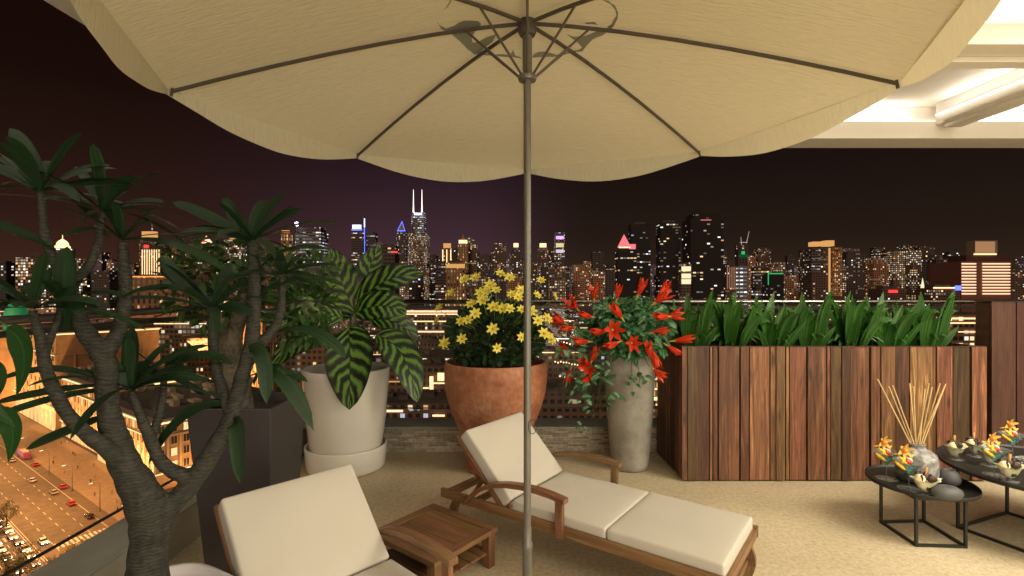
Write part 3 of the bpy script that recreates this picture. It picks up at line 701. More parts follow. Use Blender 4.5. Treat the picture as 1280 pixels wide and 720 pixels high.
    t.links.new(hgt, bp.inputs['Height']); t.links.new(bp.outputs[0], b.inputs['Normal'])
    if trans:
        tr = N(t, 'ShaderNodeBsdfTranslucent'); t.links.new(col, tr.inputs[0]); mx = N(t, 'ShaderNodeMixShader'); mx.inputs[0].default_value = trans
        t.links.new(b.outputs[0], mx.inputs[1]); t.links.new(tr.outputs[0], mx.inputs[2]); t.links.new(mx.outputs[0], o.inputs[0])
    return m
M['strap_leaf'] = leaf_mat('strap_leaf', 'strap', (.004,.020,.005), (.008,.040,.009), (.030,.105,.022), rough=.62)
M['calathea_leaf'] = leaf_mat('calathea_leaf', 'calathea', (.004,.010,.004), (.018,.060,.007), (.115,.25,.028), rough=.38)
M['tongue_leaf'] = leaf_mat('tongue_leaf', 'strap', (.016,.066,.008), (.045,.155,.018), (.11,.29,.045), rough=.42)
M['lily_leaf'] = leaf_mat('lily_leaf', 'veined', (.018,.085,.028), (.035,.15,.05), (.26,.46,.22), rough=.35)
M['clover_leaf'] = leaf_mat('clover_leaf', 'veined', (.008,.026,.006), (.022,.062,.013), (.035,.08,.02), rough=.55, bump=.1)
M['shrub_leaf'] = leaf_mat('shrub_leaf', 'veined', (.012,.040,.008), (.05,.12,.018), (.06,.13,.03), rough=.5)
M['broad_leaf'] = leaf_mat('broad_leaf', 'veined', (.008,.040,.008), (.012,.055,.010), (.03,.10,.02), rough=.4)
M['green_stem'] = simple('green_stem', (.035,.085,.022), rough=.5)

def bark_mat(name, c1, c2, ring=70, bump=.8):
    m, t, b, o = newmat(name)
    uv = N(t, 'ShaderNodeUVMap'); tcn = N(t, 'ShaderNodeTexCoord'); sp = N(t, 'ShaderNodeSeparateXYZ'); t.links.new(uv.outputs[0], sp.inputs[0])
    nz = N(t, 'ShaderNodeTexNoise'); nz.inputs['Scale'].default_value = 14; nz.inputs['Detail'].default_value = 6; t.links.new(tcn.outputs['Object'], nz.inputs['Vector'])
    k = N(t, 'ShaderNodeMath', operation='MULTIPLY_ADD'); k.inputs[1].default_value = .055; t.links.new(nz.outputs[0], k.inputs[0]); t.links.new(sp.outputs[0], k.inputs[2])
    k2 = N(t, 'ShaderNodeMath', operation='MULTIPLY'); k2.inputs[1].default_value = ring*2; t.links.new(k.outputs[0], k2.inputs[0]); sn = N(t, 'ShaderNodeMath', operation='SINE'); t.links.new(k2.outputs[0], sn.inputs[0])
    n2 = N(t, 'ShaderNodeTexNoise'); n2.inputs['Scale'].default_value = 45; n2.inputs['Detail'].default_value = 5; t.links.new(tcn.outputs['Object'], n2.inputs['Vector'])
    ad = N(t, 'ShaderNodeMath', operation='MULTIPLY_ADD'); ad.inputs[1].default_value = .13; t.links.new(sn.outputs[0], ad.inputs[0]); t.links.new(n2.outputs[0], ad.inputs[2])
    r = ramp(t, [(.28, c1), (.72, c2)]); t.links.new(ad.outputs[0], r.inputs[0]); t.links.new(r.outputs[0], b.inputs['Base Color']); b.inputs['Roughness'].default_value = .8
    bp = N(t, 'ShaderNodeBump'); bp.inputs['Strength'].default_value = bump; bp.inputs['Distance'].default_value = .006; t.links.new(ad.outputs[0], bp.inputs['Height']); t.links.new(bp.outputs[0], b.inputs['Normal'])
    return m
M['bark'] = bark_mat('ringed_bark', (.018,.017,.012), (.06,.058,.045), 85)
M['bonsai_bark'] = bark_mat('gnarled_bark', (.022,.018,.012), (.10,.085,.06), 14, 1)
# ------------------------------------------------------------------ branching plant in the left corner
def smooth_path(pts, sub=4):
    """Catmull-Rom through (Vector, radius) pairs"""
    P = [Vector((*p, r)) for p, r in pts]; outp = []
    for i in range(len(P)-1):
        p0 = P[max(0, i-1)]; p1 = P[i]; p2 = P[i+1]; p3 = P[min(len(P)-1, i+2)]
        for k in range(sub):
            t = k/sub
            outp.append(.5*((2*p1) + (p2-p0)*t + (2*p0-5*p1+4*p2-p3)*t*t + (3*p1-p0-3*p2+p3)*t**3))
    outp.append(P[-1])
    return [(Vector(q[:3]), q[3]) for q in outp]
def limb(lst):
    """lst of (px, py, Y, radius in photograph pixels)"""
    return smooth_path([(px(x, y, Y), r*.86*Y/F) for x, y, Y, r in lst])
rng = random.Random(21)
LB = [
 [(183,800,1.74,34),(183,730,1.74,29),(186,685,1.74,25),(189,648,1.74,28),(174,612,1.73,24),(157,582,1.71,20),(146,555,1.70,19),(137,520,1.69,15),(133,480,1.68,14.5),(131,450,1.67,14),(112,422,1.66,12.5),(94,392,1.65,11.5),(84,356,1.64,11),(70,331,1.63,7.5),(58,300,1.62,6.5),(53,268,1.61,5.5),(52,240,1.60,5)],
 [(84,372,1.645,10),(94,350,1.66,8),(111,333,1.68,6.5),(123,303,1.70,6),(128,266,1.72,5)],
 [(128,448,1.67,12),(140,430,1.69,11),(152,402,1.72,10),(157,360,1.74,9),(155,330,1.75,8),(153,302,1.76,6.5)],
 [(160,592,1.72,12),(140,566,1.66,12),(112,545,1.62,10.5),(86,520,1.60,9.5),(68,488,1.58,9),(57,460,1.57,8.5),(52,430,1.56,7.5),(45,405,1.55,6),(40,388,1.54,5)],
 [(54,448,1.565,7),(62,425,1.58,5.5),(72,400,1.60,5),(77,378,1.62,4.5)],
 [(188,655,1.745,24),(208,636,1.77,17),(238,606,1.80,14),(262,570,1.83,14),(283,535,1.86,12),(294,505,1.88,10.5),(302,472,1.90,10.5),(312,440,1.92,10.5),(317,400,1.93,9.5),(318,350,1.94,8.5),(315,302,1.95,7.5)],
 [(308,448,1.91,9),(330,425,1.93,7.5),(346,405,1.95,6.5),(352,378,1.96,5.5),(353,345,1.97,4.5)],
 [(290,522,1.87,9),(278,488,1.90,8),(269,455,1.92,7.5),(266,420,1.93,7),(266,388,1.94,6.5)],
 [(243,598,1.81,13),(218,590,1.78,10),(200,575,1.77,9),(186,545,1.76,8),(174,515,1.75,6.5),(163,488,1.74,5)],
 [(188,552,1.765,6),(197,526,1.80,6),(203,500,1.82,5.5),(205,475,1.84,4.5)],
]
bp_ = thing('branching_plant', 'tall multi-stemmed plant with ringed grey trunk and long strap leaves in the left corner', 'plant', (-1.25, 1.74, 0))
mb = MB()
for l in LB:
    pts = limb(l)
    # slight swelling at leaf scars
    mb.tube([p for p, r in pts], [r*(1+.05*math.sin(i*1.9)) for i, (p, r) in enumerate(pts)], 16, cap=True)
tr = obj('trunk', mb, M['bark'], bp_, smooth=True, world=True)
rm = tr.modifiers.new('r', 'REMESH'); rm.mode = 'VOXEL'; rm.voxel_size = .0045; rm.use_smooth_shade = True
sm = tr.modifiers.new('s', 'SMOOTH'); sm.iterations = 6; sm.factor = .6
# voxel remesh drops uvs: rings come from object-space height instead
M['bark_obj'] = bark_mat('ringed_bark_trunk', (.010,.011,.008), (.036,.037,.029), 260)
_t = M['bark_obj'].node_tree
for l_ in list(_t.links):
    if l_.from_node.type == 'SEPXYZ': 
        to = l_.to_socket; _t.links.remove(l_)
        s_ = N(_t, 'ShaderNodeSeparateXYZ'); tcx = [n for n in _t.nodes if n.type == 'TEX_COORD'][0]
        _t.links.new(tcx.outputs['Object'], s_.inputs[0]); _t.links.new(s_.outputs['Z'], to)
tr.data.materials[0] = M['bark_obj']
mb = MB()
def rosette(mb, c, n, L, seed, W=.040, droop=.5, bias=None, elev=(5, 62)):
    rg = random.Random(seed); a0 = rg.random()*6
    for k in range(n):
        az = a0 + k*2.399; q = (k+.5)/n
        el = R(elev[0] + (elev[1]-elev[0])*q**1.3 + rg.uniform(-8, 8)); l = L*rg.uniform(.75, 1.15)*(1-.25*q)
        d = Vector((math.cos(az)*math.cos(el), math.sin(az)*math.cos(el)*.9, math.sin(el)))
        h = Vector((d.x, d.y, 0)).normalized()
        p1 = c + d*l*.5
        p2 = c + h*l*(.98-.1*q)*max(.35, math.cos(el)) + Vector((0,0, l*(math.sin(el)*.9 - droop*rg.uniform(.5,1.1)*math.cos(el))))
        fc = Vector((h.x*-.25, h.y*-.25, 1)) + Vector((rg.uniform(-.35,.35), rg.uniform(-.35,.35)-.25, 0))
        mb.leaf(c + d*.004, p1, p2, W*rg.uniform(.85, 1.2), facing=fc, n=10, shape='strap', fold=.22)
ROS = [((52,238),1.60,10,.27), ((128,264),1.72,10,.25), ((153,300),1.76,10,.25), ((40,386),1.54,9,.23), ((77,377),1.62,4,.15),
       ((163,486),1.74,10,.29), ((205,473),1.84,7,.18), ((266,386),1.94,10,.28), ((315,300),1.95,11,.27), ((353,343),1.97,8,.19)]
for i, ((x, y), Y, n_, L_) in enumerate(ROS):
    rosette(mb, px(x, y, Y), n_+3, L_*1.42, 100+i*7, W=.036, droop=.36)
# the larger leaves one can single out
def sl(a, b_, c, W, Ya=1.7, Yb=1.7, Yc=1.7, fc=(0,-.6,1)):
    mb.leaf(px(*a, Ya), px(*b_, Yb), px(*c, Yc), W, facing=fc, n=12, shape='strap', fold=.22)
sl((54,236),(40,190),(12,160),.045,1.6,1.58,1.55,(.6,-1,.3)); sl((52,240),(20,205),(-14,186),.04,1.6,1.56,1.5)
sl((50,240),(5,205),(-40,205),.045,1.6,1.6,1.6); sl((54,238),(95,205),(138,207),.042,1.6,1.62,1.65); sl((60,238),(110,228),(168,231),.036,1.6,1.62,1.65)
sl((82,412),(84,350),(84,308),.075,1.62,1.60,1.60,(0,-1,.1)); 
sl((128,268),(168,245),(206,253),.04,1.72,1.74,1.76); sl((68,312),(30,292),(-30,272),.055,1.62,1.56,1.5)
sl((315,300),(262,268),(215,252),.045,1.95,1.96,1.97,(.4,-1,.6)); sl((313,302),(262,280),(222,292),.044,1.95,1.90,1.86); sl((316,300),(320,268),(333,250),.055,1.95,1.97,2.0,(0,-1,.2))
sl((318,300),(345,268),(378,262),.045,1.95,1.97,2.0,(-.3,-1,.6)); sl((300,300),(296,262),(278,248),.045,1.95,1.97,2.0,(0,-1,.2))
sl((317,480),(340,425),(392,538),.062,1.92,1.86,1.82,(.2,-.8,1)); sl((310,437),(335,424),(333,505),.055,1.9,1.84,1.82,(.2,-1,.2)); sl((295,530),(296,510),(300,605),.058,1.86,1.80,1.78,(0,-1,.1))
sl((283,505),(225,500),(185,582),.055,1.88,1.82,1.80,(-.3,-.8,.8)); sl((290,455),(258,432),(205,458),.05,1.9,1.86,1.84); sl((163,488),(164,450),(166,408),.06,1.74,1.73,1.72,(0,-1,.1))
sl((163,488),(140,455),(128,442),.045,1.74,1.7,1.68,(.5,-1,.4)); sl((163,487),(205,440),(262,432),.04,1.74,1.76,1.78); sl((163,490),(205,462),(256,476),.045,1.74,1.72,1.72)
sl((120,482),(60,488),(-10,505),.042,1.68,1.62,1.56); sl((120,470),(60,450),(-10,478),.035,1.68,1.6,1.56); sl((148,515),(80,540),(32,562),.05,1.7,1.62,1.58,(-.2,-.7,.8))
sl((135,385),(170,352),(235,362),.04,1.72,1.7,1.68); sl((318,345),(350,300),(410,312),.045,1.94,1.92,1.9); sl((316,372),(360,340),(420,352),.04,1.94,1.96,1.98)
sl((266,388),(225,350),(200,322),.05,1.94,1.9,1.88,(.5,-1,.5)); sl((266,390),(280,360),(318,348),.045,1.94,1.96,1.98); sl((268,388),(240,360),(203,338),.045,1.94,1.92,1.9,(.5,-1,.5)); sl((268,388),(292,376),(316,394),.045,1.94,1.9,1.88,(-.4,-1,.5))
sl((345,415),(400,400),(432,448),.05,1.95,1.9,1.88); sl((312,470),(355,455),(385,478),.03,1.92,1.88,1.86)
obj('leaves', mb, M['strap_leaf'], bp_, smooth=True, world=True)
mb = MB(); cx, cy = -1.25, 1.73
prof = [(.20, .0), (.235, .01), (.29, .20), (.318, .43), (.325, .463), (.320, .471), (.304, .467), (.298, .43), (.286, .38), (0, .38)]
mb.lathe(prof, (cx-bp_.location.x, cy-bp_.location.y, 0), 64, sq=4.5, rot=R(-30)); obj('pot', mb, M['white_pot'], bp_, smooth=True)
mb = MB(); mb.lathe([(.296, .37), (.296, .42), (.2, .427), (0, .43)], (cx-bp_.location.x, cy-bp_.location.y, 0), 48, sq=4.5, rot=R(-30)); obj('soil', mb, M['soil'], bp_, smooth=True)

# twig of a second plant at the left edge
tw = thing('broad_leaf_plant', 'plant with hanging broad pointed leaves reaching in from the left edge', 'plant', (-1.62, 1.30, 0))
mb = MB(); mb.tube([px(-90, 640, 1.3), px(-60, 520, 1.3), px(-30, 420, 1.28), px(0, 402, 1.27), px(16, 412, 1.26)], [.011,.009,.005,.003,.002], 10)
mb.tube([px(-70, 560, 1.3), px(-30, 508, 1.28), px(-6, 520, 1.27)], [.006,.004,.002], 8); mb.tube([px(-60, 1150, 1.3), px(-90, 640, 1.3)], [.014,.011], 10); obj('stem', mb, M['green_stem'], tw, smooth=True, world=True)
mb = MB()
for a, b_, c, W_, f in (((8,410),(46,430),(20,496),.062,(-.2,-1,.1)), ((-8,518),(28,520),(10,578),.055,(0,-1,.1)), ((-14,455),(8,466),(-6,500),.04,(0,-1,.2)), ((-30,500),(0,512),(24,536),.028,(0,-.7,1)), ((-40,430),(-20,400),(-60,380),.06,(0,-1,.3)), ((-50,560),(-30,600),(-60,660),.06,(0,-1,.3))):
    mb.leaf(px(*a, 1.26), px(*b_, 1.24), px(*c, 1.25), W_*1.15, facing=f, n=14, shape='lance', fold=.12, nx=2)
obj('leaves', mb, M['broad_leaf'], tw, smooth=True, world=True)
mb = MB(); bc = px(-60, 1150, 1.3)
mb.lathe([(.12, 0), (.13, .01), (.16, .24), (.165, .25), (.15, .25), (.145, .2), (0, .2)], (bc.x-tw.location.x, bc.y-tw.location.y, 0), 32); obj('pot', mb, M['dark_pot'], tw, smooth=True)
mb = MB(); mb.tube([(bc.x, bc.y, .19), (bc.x, bc.y, .2), px(-60, 1150, 1.3)+Vector((0,0,.02))], .014, 10); obj('stem_base', mb, M['green_stem'], tw, smooth=True, world=True)

# ------------------------------------------------------------------ dark square planter with a small gnarled tree
dp = thing('potted_tree', 'small bushy tree with pale gnarled trunk in a tall dark tapering square planter', 'potted tree', (-1.56, 3.05, 0))
mb = MB(); hb, ht, H_ = .18, .235, .935
def ring(h, z, dx=0): return [(-h+dx, -h, z), (h+dx, -h, z), (h+dx, h, z), (-h+dx, h, z)]
rings = [ring(hb, 0, .02), ring(ht, H_), ring(ht-.018, H_), ring(ht-.022, H_-.06)]
for a, b_ in zip(rings[:-1], rings[1:]):
    for k in range(4): mb.quad(a[k], a[(k+1) % 4], b_[(k+1) % 4], b_[k])
mb.face(rings[0][::-1]); o = obj('planter', mb, M['dark_pot'], dp)
bm = bmesh.new(); bm.from_mesh(o.data); bmesh.ops.remove_doubles(bm, verts=bm.verts, dist=1e-4); bm.to_mesh(o.data); bm.free()
b_ = o.modifiers.new('b', 'BEVEL'); b_.width = .006; b_.segments = 3; b_.limit_method = 'ANGLE'; b_.angle_limit = R(30); b_.harden_normals = True; o.data.polygons.foreach_set('use_smooth', [True]*len(o.data.polygons))
mb = MB(); mb.box(-ht+.03, ht-.03, -ht+.03, ht-.03, H_-.16, H_-.055, grain=False); obj('soil', mb, M['soil'], dp)
mb = MB(); rng = random.Random(5)
def bl(lst): 
    p = smooth_path([(px(x, y, Y), r*Y/F) for x, y, Y, r in lst], 5); mb.tube([a for a, r in p], [r*(1+.16*noise.noise(a*22)) for a, r in p], 14)
bl([(300,520,3.05,17),(296,490,3.05,17),(290,462,3.05,20),(286,435,3.05,16),(293,410,3.05,12),(300,390,3.05,9),(305,360,3.05,6)])
bl([(286,438,3.05,10),(278,410,3.0,8),(262,380,2.95,6),(245,350,2.95,4)]); bl([(296,402,3.05,8),(318,375,3.1,6),(350,350,3.12,4),(380,345,3.15,3)]); bl([(300,380,3.05,5),(330,395,3.1,4),(372,392,3.1,3)])
tr = obj('trunk', mb, M['bonsai_bark'], dp, smooth=True, world=True)
mb = MB(); cen = px(312, 358, 3.05)
blobs = [(255,335,2.95,.17), (232,372,2.95,.12), (300,320,3.0,.17), (345,345,3.08,.19), (385,380,3.1,.17), (395,340,3.2,.14), (300,365,3.1,.18), (360,408,3.05,.13), (262,395,3.0,.10), (225,318,3.0,.09), (388,415,3.05,.10)]
for (x, y, Y, r) in blobs:
    c = px(x, y, Y)
    for k in range(int(150*(r/.17)**2)):
        d = Vector((rng.gauss(0,1), rng.gauss(0,1), rng.gauss(0,1))).normalized(); p = c + Vector((d.x*r*rng.uniform(.35,1.1), d.y*r*rng.uniform(.35,1.1), d.z*r*.75*rng.uniform(.35,1.1)))
        dd = (d + Vector((rng.uniform(-.6,.6), rng.uniform(-.6,.6), rng.uniform(-.3,.7)))).normalized(); l = rng.uniform(.05, .085)
        mb.leaf(p, p+dd*l*.5, p+dd*l-Vector((0,0,l*.2)), l*.48, facing=(rng.uniform(-.6,.6), rng.uniform(-1,.2), 1), n=4, shape='oval', fold=.15)
obj('crown', mb, M['shrub_leaf'], dp, smooth=True, world=True)

# ------------------------------------------------------------------ white pot with striped leaves
wp = thing('potted_calathea', 'white glazed pot on a thick white saucer with big dark and lime striped leaves', 'potted plant', (-1.48, 4.58, 0))
mb = MB(); mb.lathe([(.30,0),(.325,.006),(.34,.03),(.355,.205),(.352,.215),(.340,.216),(.335,.205),(.325,.05),(0,.05)], (0,0,0), 56); obj('saucer', mb, M['white_glaze'], wp, smooth=True)
mb = MB(); mb.lathe([(0,.052),(.255,.053),(.285,.07),(.30,.12),(.345,.45),(.372,.83),(.376,.885),(.370,.893),(.358,.890),(.350,.84),(.34,.78)], (0,0,0), 64); obj('pot', mb, M['white_glaze'], wp, smooth=True)
mb = MB(); mb.lathe([(.342,.78),(.343,.80),(.2,.82),(0,.83)], (0,0,0), 40); obj('soil', mb, M['soil'], wp, smooth=True)
CL = [  # base, mid, tip (px), distances, width in px at 4.4 m, facing
 ((436,408),(438,440),(437,512),4.42,4.20,4.10,62,(0,-1,.12)),
 ((470,418),(512,430),(521,503),4.40,4.30,4.22,44,(.35,-1,.2)),
 ((446,378),(480,340),(529,343),4.50,4.45,4.40,44,(-.1,-1,.5)),
 ((442,392),(480,372),(508,392),4.45,4.32,4.30,44,(0,-1,.5)),
 ((444,392),(425,352),(414,311),4.55,4.58,4.60,52,(.1,-1,.15)),
 ((452,372),(458,335),(476,306),4.60,4.62,4.65,36,(.1,-1,.2)),
 ((424,392),(385,345),(336,342),4.55,4.50,4.50,44,(0,-1,.5)),
 ((428,398),(390,385),(350,408),4.40,4.35,4.30,42,(0,-1,.5)),
 ((418,420),(365,415),(340,462),4.45,4.35,4.30,38,(-.3,-1,.4)),
 ((440,398),(412,372),(405,345),4.7,4.75,4.8,44,(.2,-1,.2)),
 ((460,398),(498,395),(522,425),4.65,4.7,4.75,36,(.2,-1,.4)),
]
mb = MB(); ms = MB()
for a, b_, c, Ya, Yb, Yc, W_, f in CL:
    A_, B_, C_ = px(*a, Ya), px(*b_, Yb), px(*c, Yc)
    mb.leaf(A_, B_, C_, W_*4.4/F*.96, facing=f, n=18, shape='oval', fold=.14, nx=3, wave=.012)
    s0 = Vector((-1.48+rng.uniform(-.08,.08), 4.58+rng.uniform(-.08,.08), .82)); ms.tube([s0, s0.lerp(A_, .5)+Vector((0,0,.06)), A_], [.009,.006,.004], 8)
for k in range(9):
    s0 = Vector((-1.48+rng.uniform(-.1,.1), 4.5+rng.uniform(-.1,.1), .82)); e = s0 + Vector((rng.uniform(-.12,.12), 0, rng.uniform(.3,.45))); ms.tube([s0, e], [.008,.004], 6)
obj('leaves', mb, M['calathea_leaf'], wp, smooth=True, world=True)
obj('stems', ms, simple('dark_stem', (.10,.12,.09), rough=.4), wp, smooth=True, world=True)

# ------------------------------------------------------------------ terracotta pot with yellow flowers
def terracotta():
    m, t, b, o = newmat('terracotta'); tcn = N(t, 'ShaderNodeTexCoord')
    n1 = N(t, 'ShaderNodeTexNoise'); n1.inputs['Scale'].default_value = 3.2; n1.inputs['Detail'].default_value = 8; n1.inputs['Roughness'].default_value = .68
    n2 = N(t, 'ShaderNodeTexNoise'); n2.inputs['Scale'].default_value = 26; n2.inputs['Detail'].default_value = 6; n2.inputs['Roughness'].default_value = .7
    for q in (n1, n2): t.links.new(tcn.outputs['Object'], q.inputs['Vector'])
    r = ramp(t, [(.32, (.24,.085,.042)), (.48, (.40,.160,.082)), (.60, (.50,.24,.14)), (.72, (.62,.40,.28))]); t.links.new(n1.outputs[0], r.inputs[0])
    r2 = ramp(t, [(.35, (.72,.7,.68)), (.6, (1.05,1,1))]); t.links.new(n2.outputs[0], r2.inputs[0])
    mm = N(t, 'ShaderNodeMix', data_type='RGBA', blend_type='MULTIPLY'); mm.inputs[0].default_value = .8; t.links.new(r.outputs[0], mm.inputs[6]); t.links.new(r2.outputs[0], mm.inputs[7])
    t.links.new(mm.outputs[2], b.inputs['Base Color']); b.inputs['Roughness'].default_value = .62
    bp = N(t, 'ShaderNodeBump'); bp.inputs['Strength'].default_value = .35; bp.inputs['Distance'].default_value = .01; t.links.new(n2.outputs[0], bp.inputs['Height']); t.links.new(bp.outputs[0], b.inputs['Normal'])
    return m
TY = 4.58
tp = thing('potted_yellow_flowers', 'round-bellied terracotta pot overflowing with yellow star flowers behind the lounger', 'potted flowers', (-.145, TY, 0))
mb = MB(); mb.lathe([(0,.0),(.25,.001),(.262,.012),(.262,.06),(.272,.16),(.315,.32),(.385,.48),(.438,.64),(.458,.78),(.458,.90),(.452,.945),(.440,.952),(.422,.945),(.415,.88),(.41,.80)], (0,0,0), 64)
obj('pot', mb, terracotta(), tp, smooth=True)
mb = MB(); mb.lathe([(.412,.84),(.413,.87),(.3,.90),(0,.93)], (0,0,0), 40); obj('soil', mb, M['soil'], tp, smooth=True)
M['yellow_petal'] = leaf_mat('yellow_petal', 'strap', (.82,.70,.06), (.88,.80,.16), (.92,.88,.42), rough=.5, trans=.2, bump=.1)
M['yellow_heart'] = simple('flower_heart', (.55,.33,.03), rough=.7)
def yflower():
    mb = MB(); rg = random.Random(3)
    for k in range(7):
        a = k*2*PI/7; d = Vector((math.cos(a), math.sin(a), 0)); L_ = .046*rg.uniform(.9, 1.1)
        mb.leaf(d*.004, d*L_*.55+Vector((0,0,.014)), d*L_+Vector((0,0,.010)), .021, facing=(0,0,1), n=6, shape='petal', fold=.2)
    return mb.mesh('flower')
yf = yflower(); yf.materials.append(M['yellow_petal']); yf.polygons.foreach_set('use_smooth', [True]*len(yf.polygons))
mb = MB(); mb.lathe([(0,0),(.007,.002),(.008,.008),(.003,.014),(0,.014)], (0,0,0), 10); yh = mb.mesh('flower_heart'); yh.materials.append(M['yellow_heart'])
YF = [(197,95),(263,85),(408,60),(465,85),(118,175),(350,130),(295,175),(530,160),(630,190),(655,100),(735,200),(45,265),(35,340),(370,262),(465,270),(260,300),(215,340),(540,275),(690,330),(365,390),(182,450),(78,475),(390,505),(535,440),(670,420),(385,160),(480,185),(305,220),(515,200),(175,345),(425,270),(590,285),(710,455),(635,340),(325,170),(235,245)]
ctr = Vector((-.145, TY, 1.22)); ms = MB()
for i, (x, y) in enumerate(YF):
    X, Yp = 540+x/4.8, 330+y/4.8; a = (X-620)/80; b_ = (Yp-405)/72
    Yd = TY - .49*math.sqrt(max(.02, 1-a*a-b_*b_)) ; p = px(X, Yp, Yd)
    d = (p - ctr); d = Vector((d.x*.7+rng.uniform(-.25,.25), -abs(d.y)*.9-.2, d.z*.8+rng.uniform(0,.35))).normalized()
    if Yp < 352: d = Vector((rng.uniform(-.4,.4), -.75, .62)).normalized()
    o = obj('flower', yf, None, tp); o.location = p - tp.location; o.rotation_euler = d.to_track_quat('Z', 'Y').to_euler(); s_ = rng.uniform(1.05, 1.4); o.scale = (s_,)*3
    o['label'] = 'open yellow star flower'
    h = obj('heart', yh, None, o)
    ms.tube([p - d*.002, p - d*.03 - Vector((0,0,.02)), ctr + (p-ctr)*.55 - Vector((0,0,.05))], [.0022,.0022,.002], 6)
obj('stems', ms, simple('pale_stem', (.22,.30,.07), rough=.5), tp, smooth=True, world=True)
mb = MB()
for k in range(1500):
    d = Vector((rng.gauss(0,1), rng.gauss(0,1), rng.gauss(0,1))).normalized(); q = rng.random()**.33
    p = Vector((-.145, TY, 1.15)) + Vector((d.x*.45*q, d.y*.40*q, d.z*.30*q + .02))
    if p.z < .93: p.z = .93 + rng.uniform(-.03,.10)
    dd = (d + Vector((rng.uniform(-.7,.7), rng.uniform(-.9,.3), rng.uniform(-.2,.8)))).normalized(); l = rng.uniform(.034, .062)
    mb.leaf(p, p+dd*l*.5, p+dd*l, l*.95, facing=(rng.uniform(-.7,.7), -1, rng.uniform(0,1)), n=4, shape='oval', fold=.1)
obj('foliage', mb, M['clover_leaf'], tp, smooth=True, world=True)

# ------------------------------------------------------------------ tall concrete vase with red lilies
CY_ = 4.57
cv = thing('potted_red_lilies', 'tall slim concrete pot with trailing variegated leaves and bright red lilies', 'potted flowers', (1.05, CY_, 0))
def concrete():
    m, t, b, o = newmat('weathered_concrete'); tcn = N(t, 'ShaderNodeTexCoord')
    n1 = N(t, 'ShaderNodeTexNoise'); n1.inputs['Scale'].default_value = 4; n1.inputs['Detail'].default_value = 9; n1.inputs['Roughness'].default_value = .62
    n2 = N(t, 'ShaderNodeTexNoise'); n2.inputs['Scale'].default_value = 70; n2.inputs['Detail'].default_value = 5
    vo = N(t, 'ShaderNodeTexVoronoi'); vo.inputs['Scale'].default_value = 44
    for q in (n1, n2, vo): t.links.new(tcn.outputs['Object'], q.inputs['Vector'])
    r = ramp(t, [(.3, (.17,.158,.135)), (.5, (.28,.265,.23)), (.72, (.40,.38,.335))]); t.links.new(n1.outputs[0], r.inputs[0])
    r2 = ramp(t, [(.03, (.35,.33,.3)), (.12, (1,1,1))]); t.links.new(vo.outputs[0], r2.inputs[0])
    mm = N(t, 'ShaderNodeMix', data_type='RGBA', blend_type='MULTIPLY'); mm.inputs[0].default_value = .5; t.links.new(r.outputs[0], mm.inputs[6]); t.links.new(r2.outputs[0], mm.inputs[7])
    t.links.new(mm.outputs[2], b.inputs['Base Color']); b.inputs['Roughness'].default_value = .8
    bp = N(t, 'ShaderNodeBump'); bp.inputs['Strength'].default_value = .4; bp.inputs['Distance'].default_value = .006; t.links.new(n2.outputs[0], bp.inputs['Height']); t.links.new(bp.outputs[0], b.inputs['Normal'])
    return m
mb = MB(); mb.lathe([(0,0),(.135,.001),(.155,.012),(.168,.06),(.186,.28),(.210,.62),(.225,.90),(.222,1.06),(.214,1.10),(.200,1.102),(.195,1.05),(.19,1.0)], (0,0,0), 56); obj('pot', mb, concrete(), cv, smooth=True)
mb = MB(); mb.lathe([(.19,1.0),(.192,1.03),(0,1.05)], (0,0,0), 32); obj('soil', mb, M['soil'], cv, smooth=True)
M['red_petal'] = leaf_mat('red_petal', 'strap', (.60,.035,.010), (.78,.075,.018), (.85,.17,.04), rough=.42, trans=.2, bump=.1)
M['petal_base'] = simple('lily_base', (.42,.38,.10), rough=.5)
def lily(openness, seed):
    mb = MB(); rg = random.Random(seed)
    for k in range(6):
        a = k*PI/3 + rg.uniform(-.1,.1); L_ = .135*rg.uniform(.85,1.1); r1 = .022+.02*openness; r2 = .016+.085*openness*rg.uniform(.7,1.1)
        d = Vector((math.cos(a), math.sin(a), 0))
        mb.leaf(d*.003, d*r1+Vector((0,0,L_*.55)), d*r2+Vector((0,0,L_*(1-.25*openness))), .034, facing=-d+Vector((0,0,.3)), n=9, shape='petal', fold=.25)
    me = mb.mesh('lily'); me.materials.append(M['red_petal']); me.polygons.foreach_set('use_smooth', [True]*len(me.polygons)); return me
LI = [lily(.18, 1), lily(.5, 2), lily(.78, 3)]
mb = MB(); mb.tube([(0,0,-.03),(0,0,-.008),(0,0,.02)], [.003,.006,.009], 8); lc = mb.mesh('calyx'); lc.materials.append(M['petal_base'])
RL = [(235,118,-.1,1,1),(120,185,-.6,.6,2),(45,275,-.8,.4,1),(95,315,-1,-.1,0),(370,118,.1,1,0),(495,100,.3,1,0),(605,150,.8,.8,1),(375,235,-.6,.7,0),(195,245,-.8,.2,0),(345,325,0,.1,2),(270,335,-1,0,0),(680,245,1,.25,1),(600,335,.8,.2,0),(725,382,1,.2,0),(680,435,.7,-.5,0),(175,390,-1,.1,0),(345,405,-.8,-.2,0),(455,400,.05,.1,2),(75,440,-1,.5,1),(235,470,.3,1,0),(205,540,-.2,0,2),(95,580,-.4,-1,0),(195,610,-.8,-.8,1),(570,470,.2,-.7,0),(600,570,.9,-.7,1),(625,110,.4,1,0),(190,510,-.5,.3,1),(630,250,-1,.05,0),(545,445,-.2,1,0)]
ms = MB()
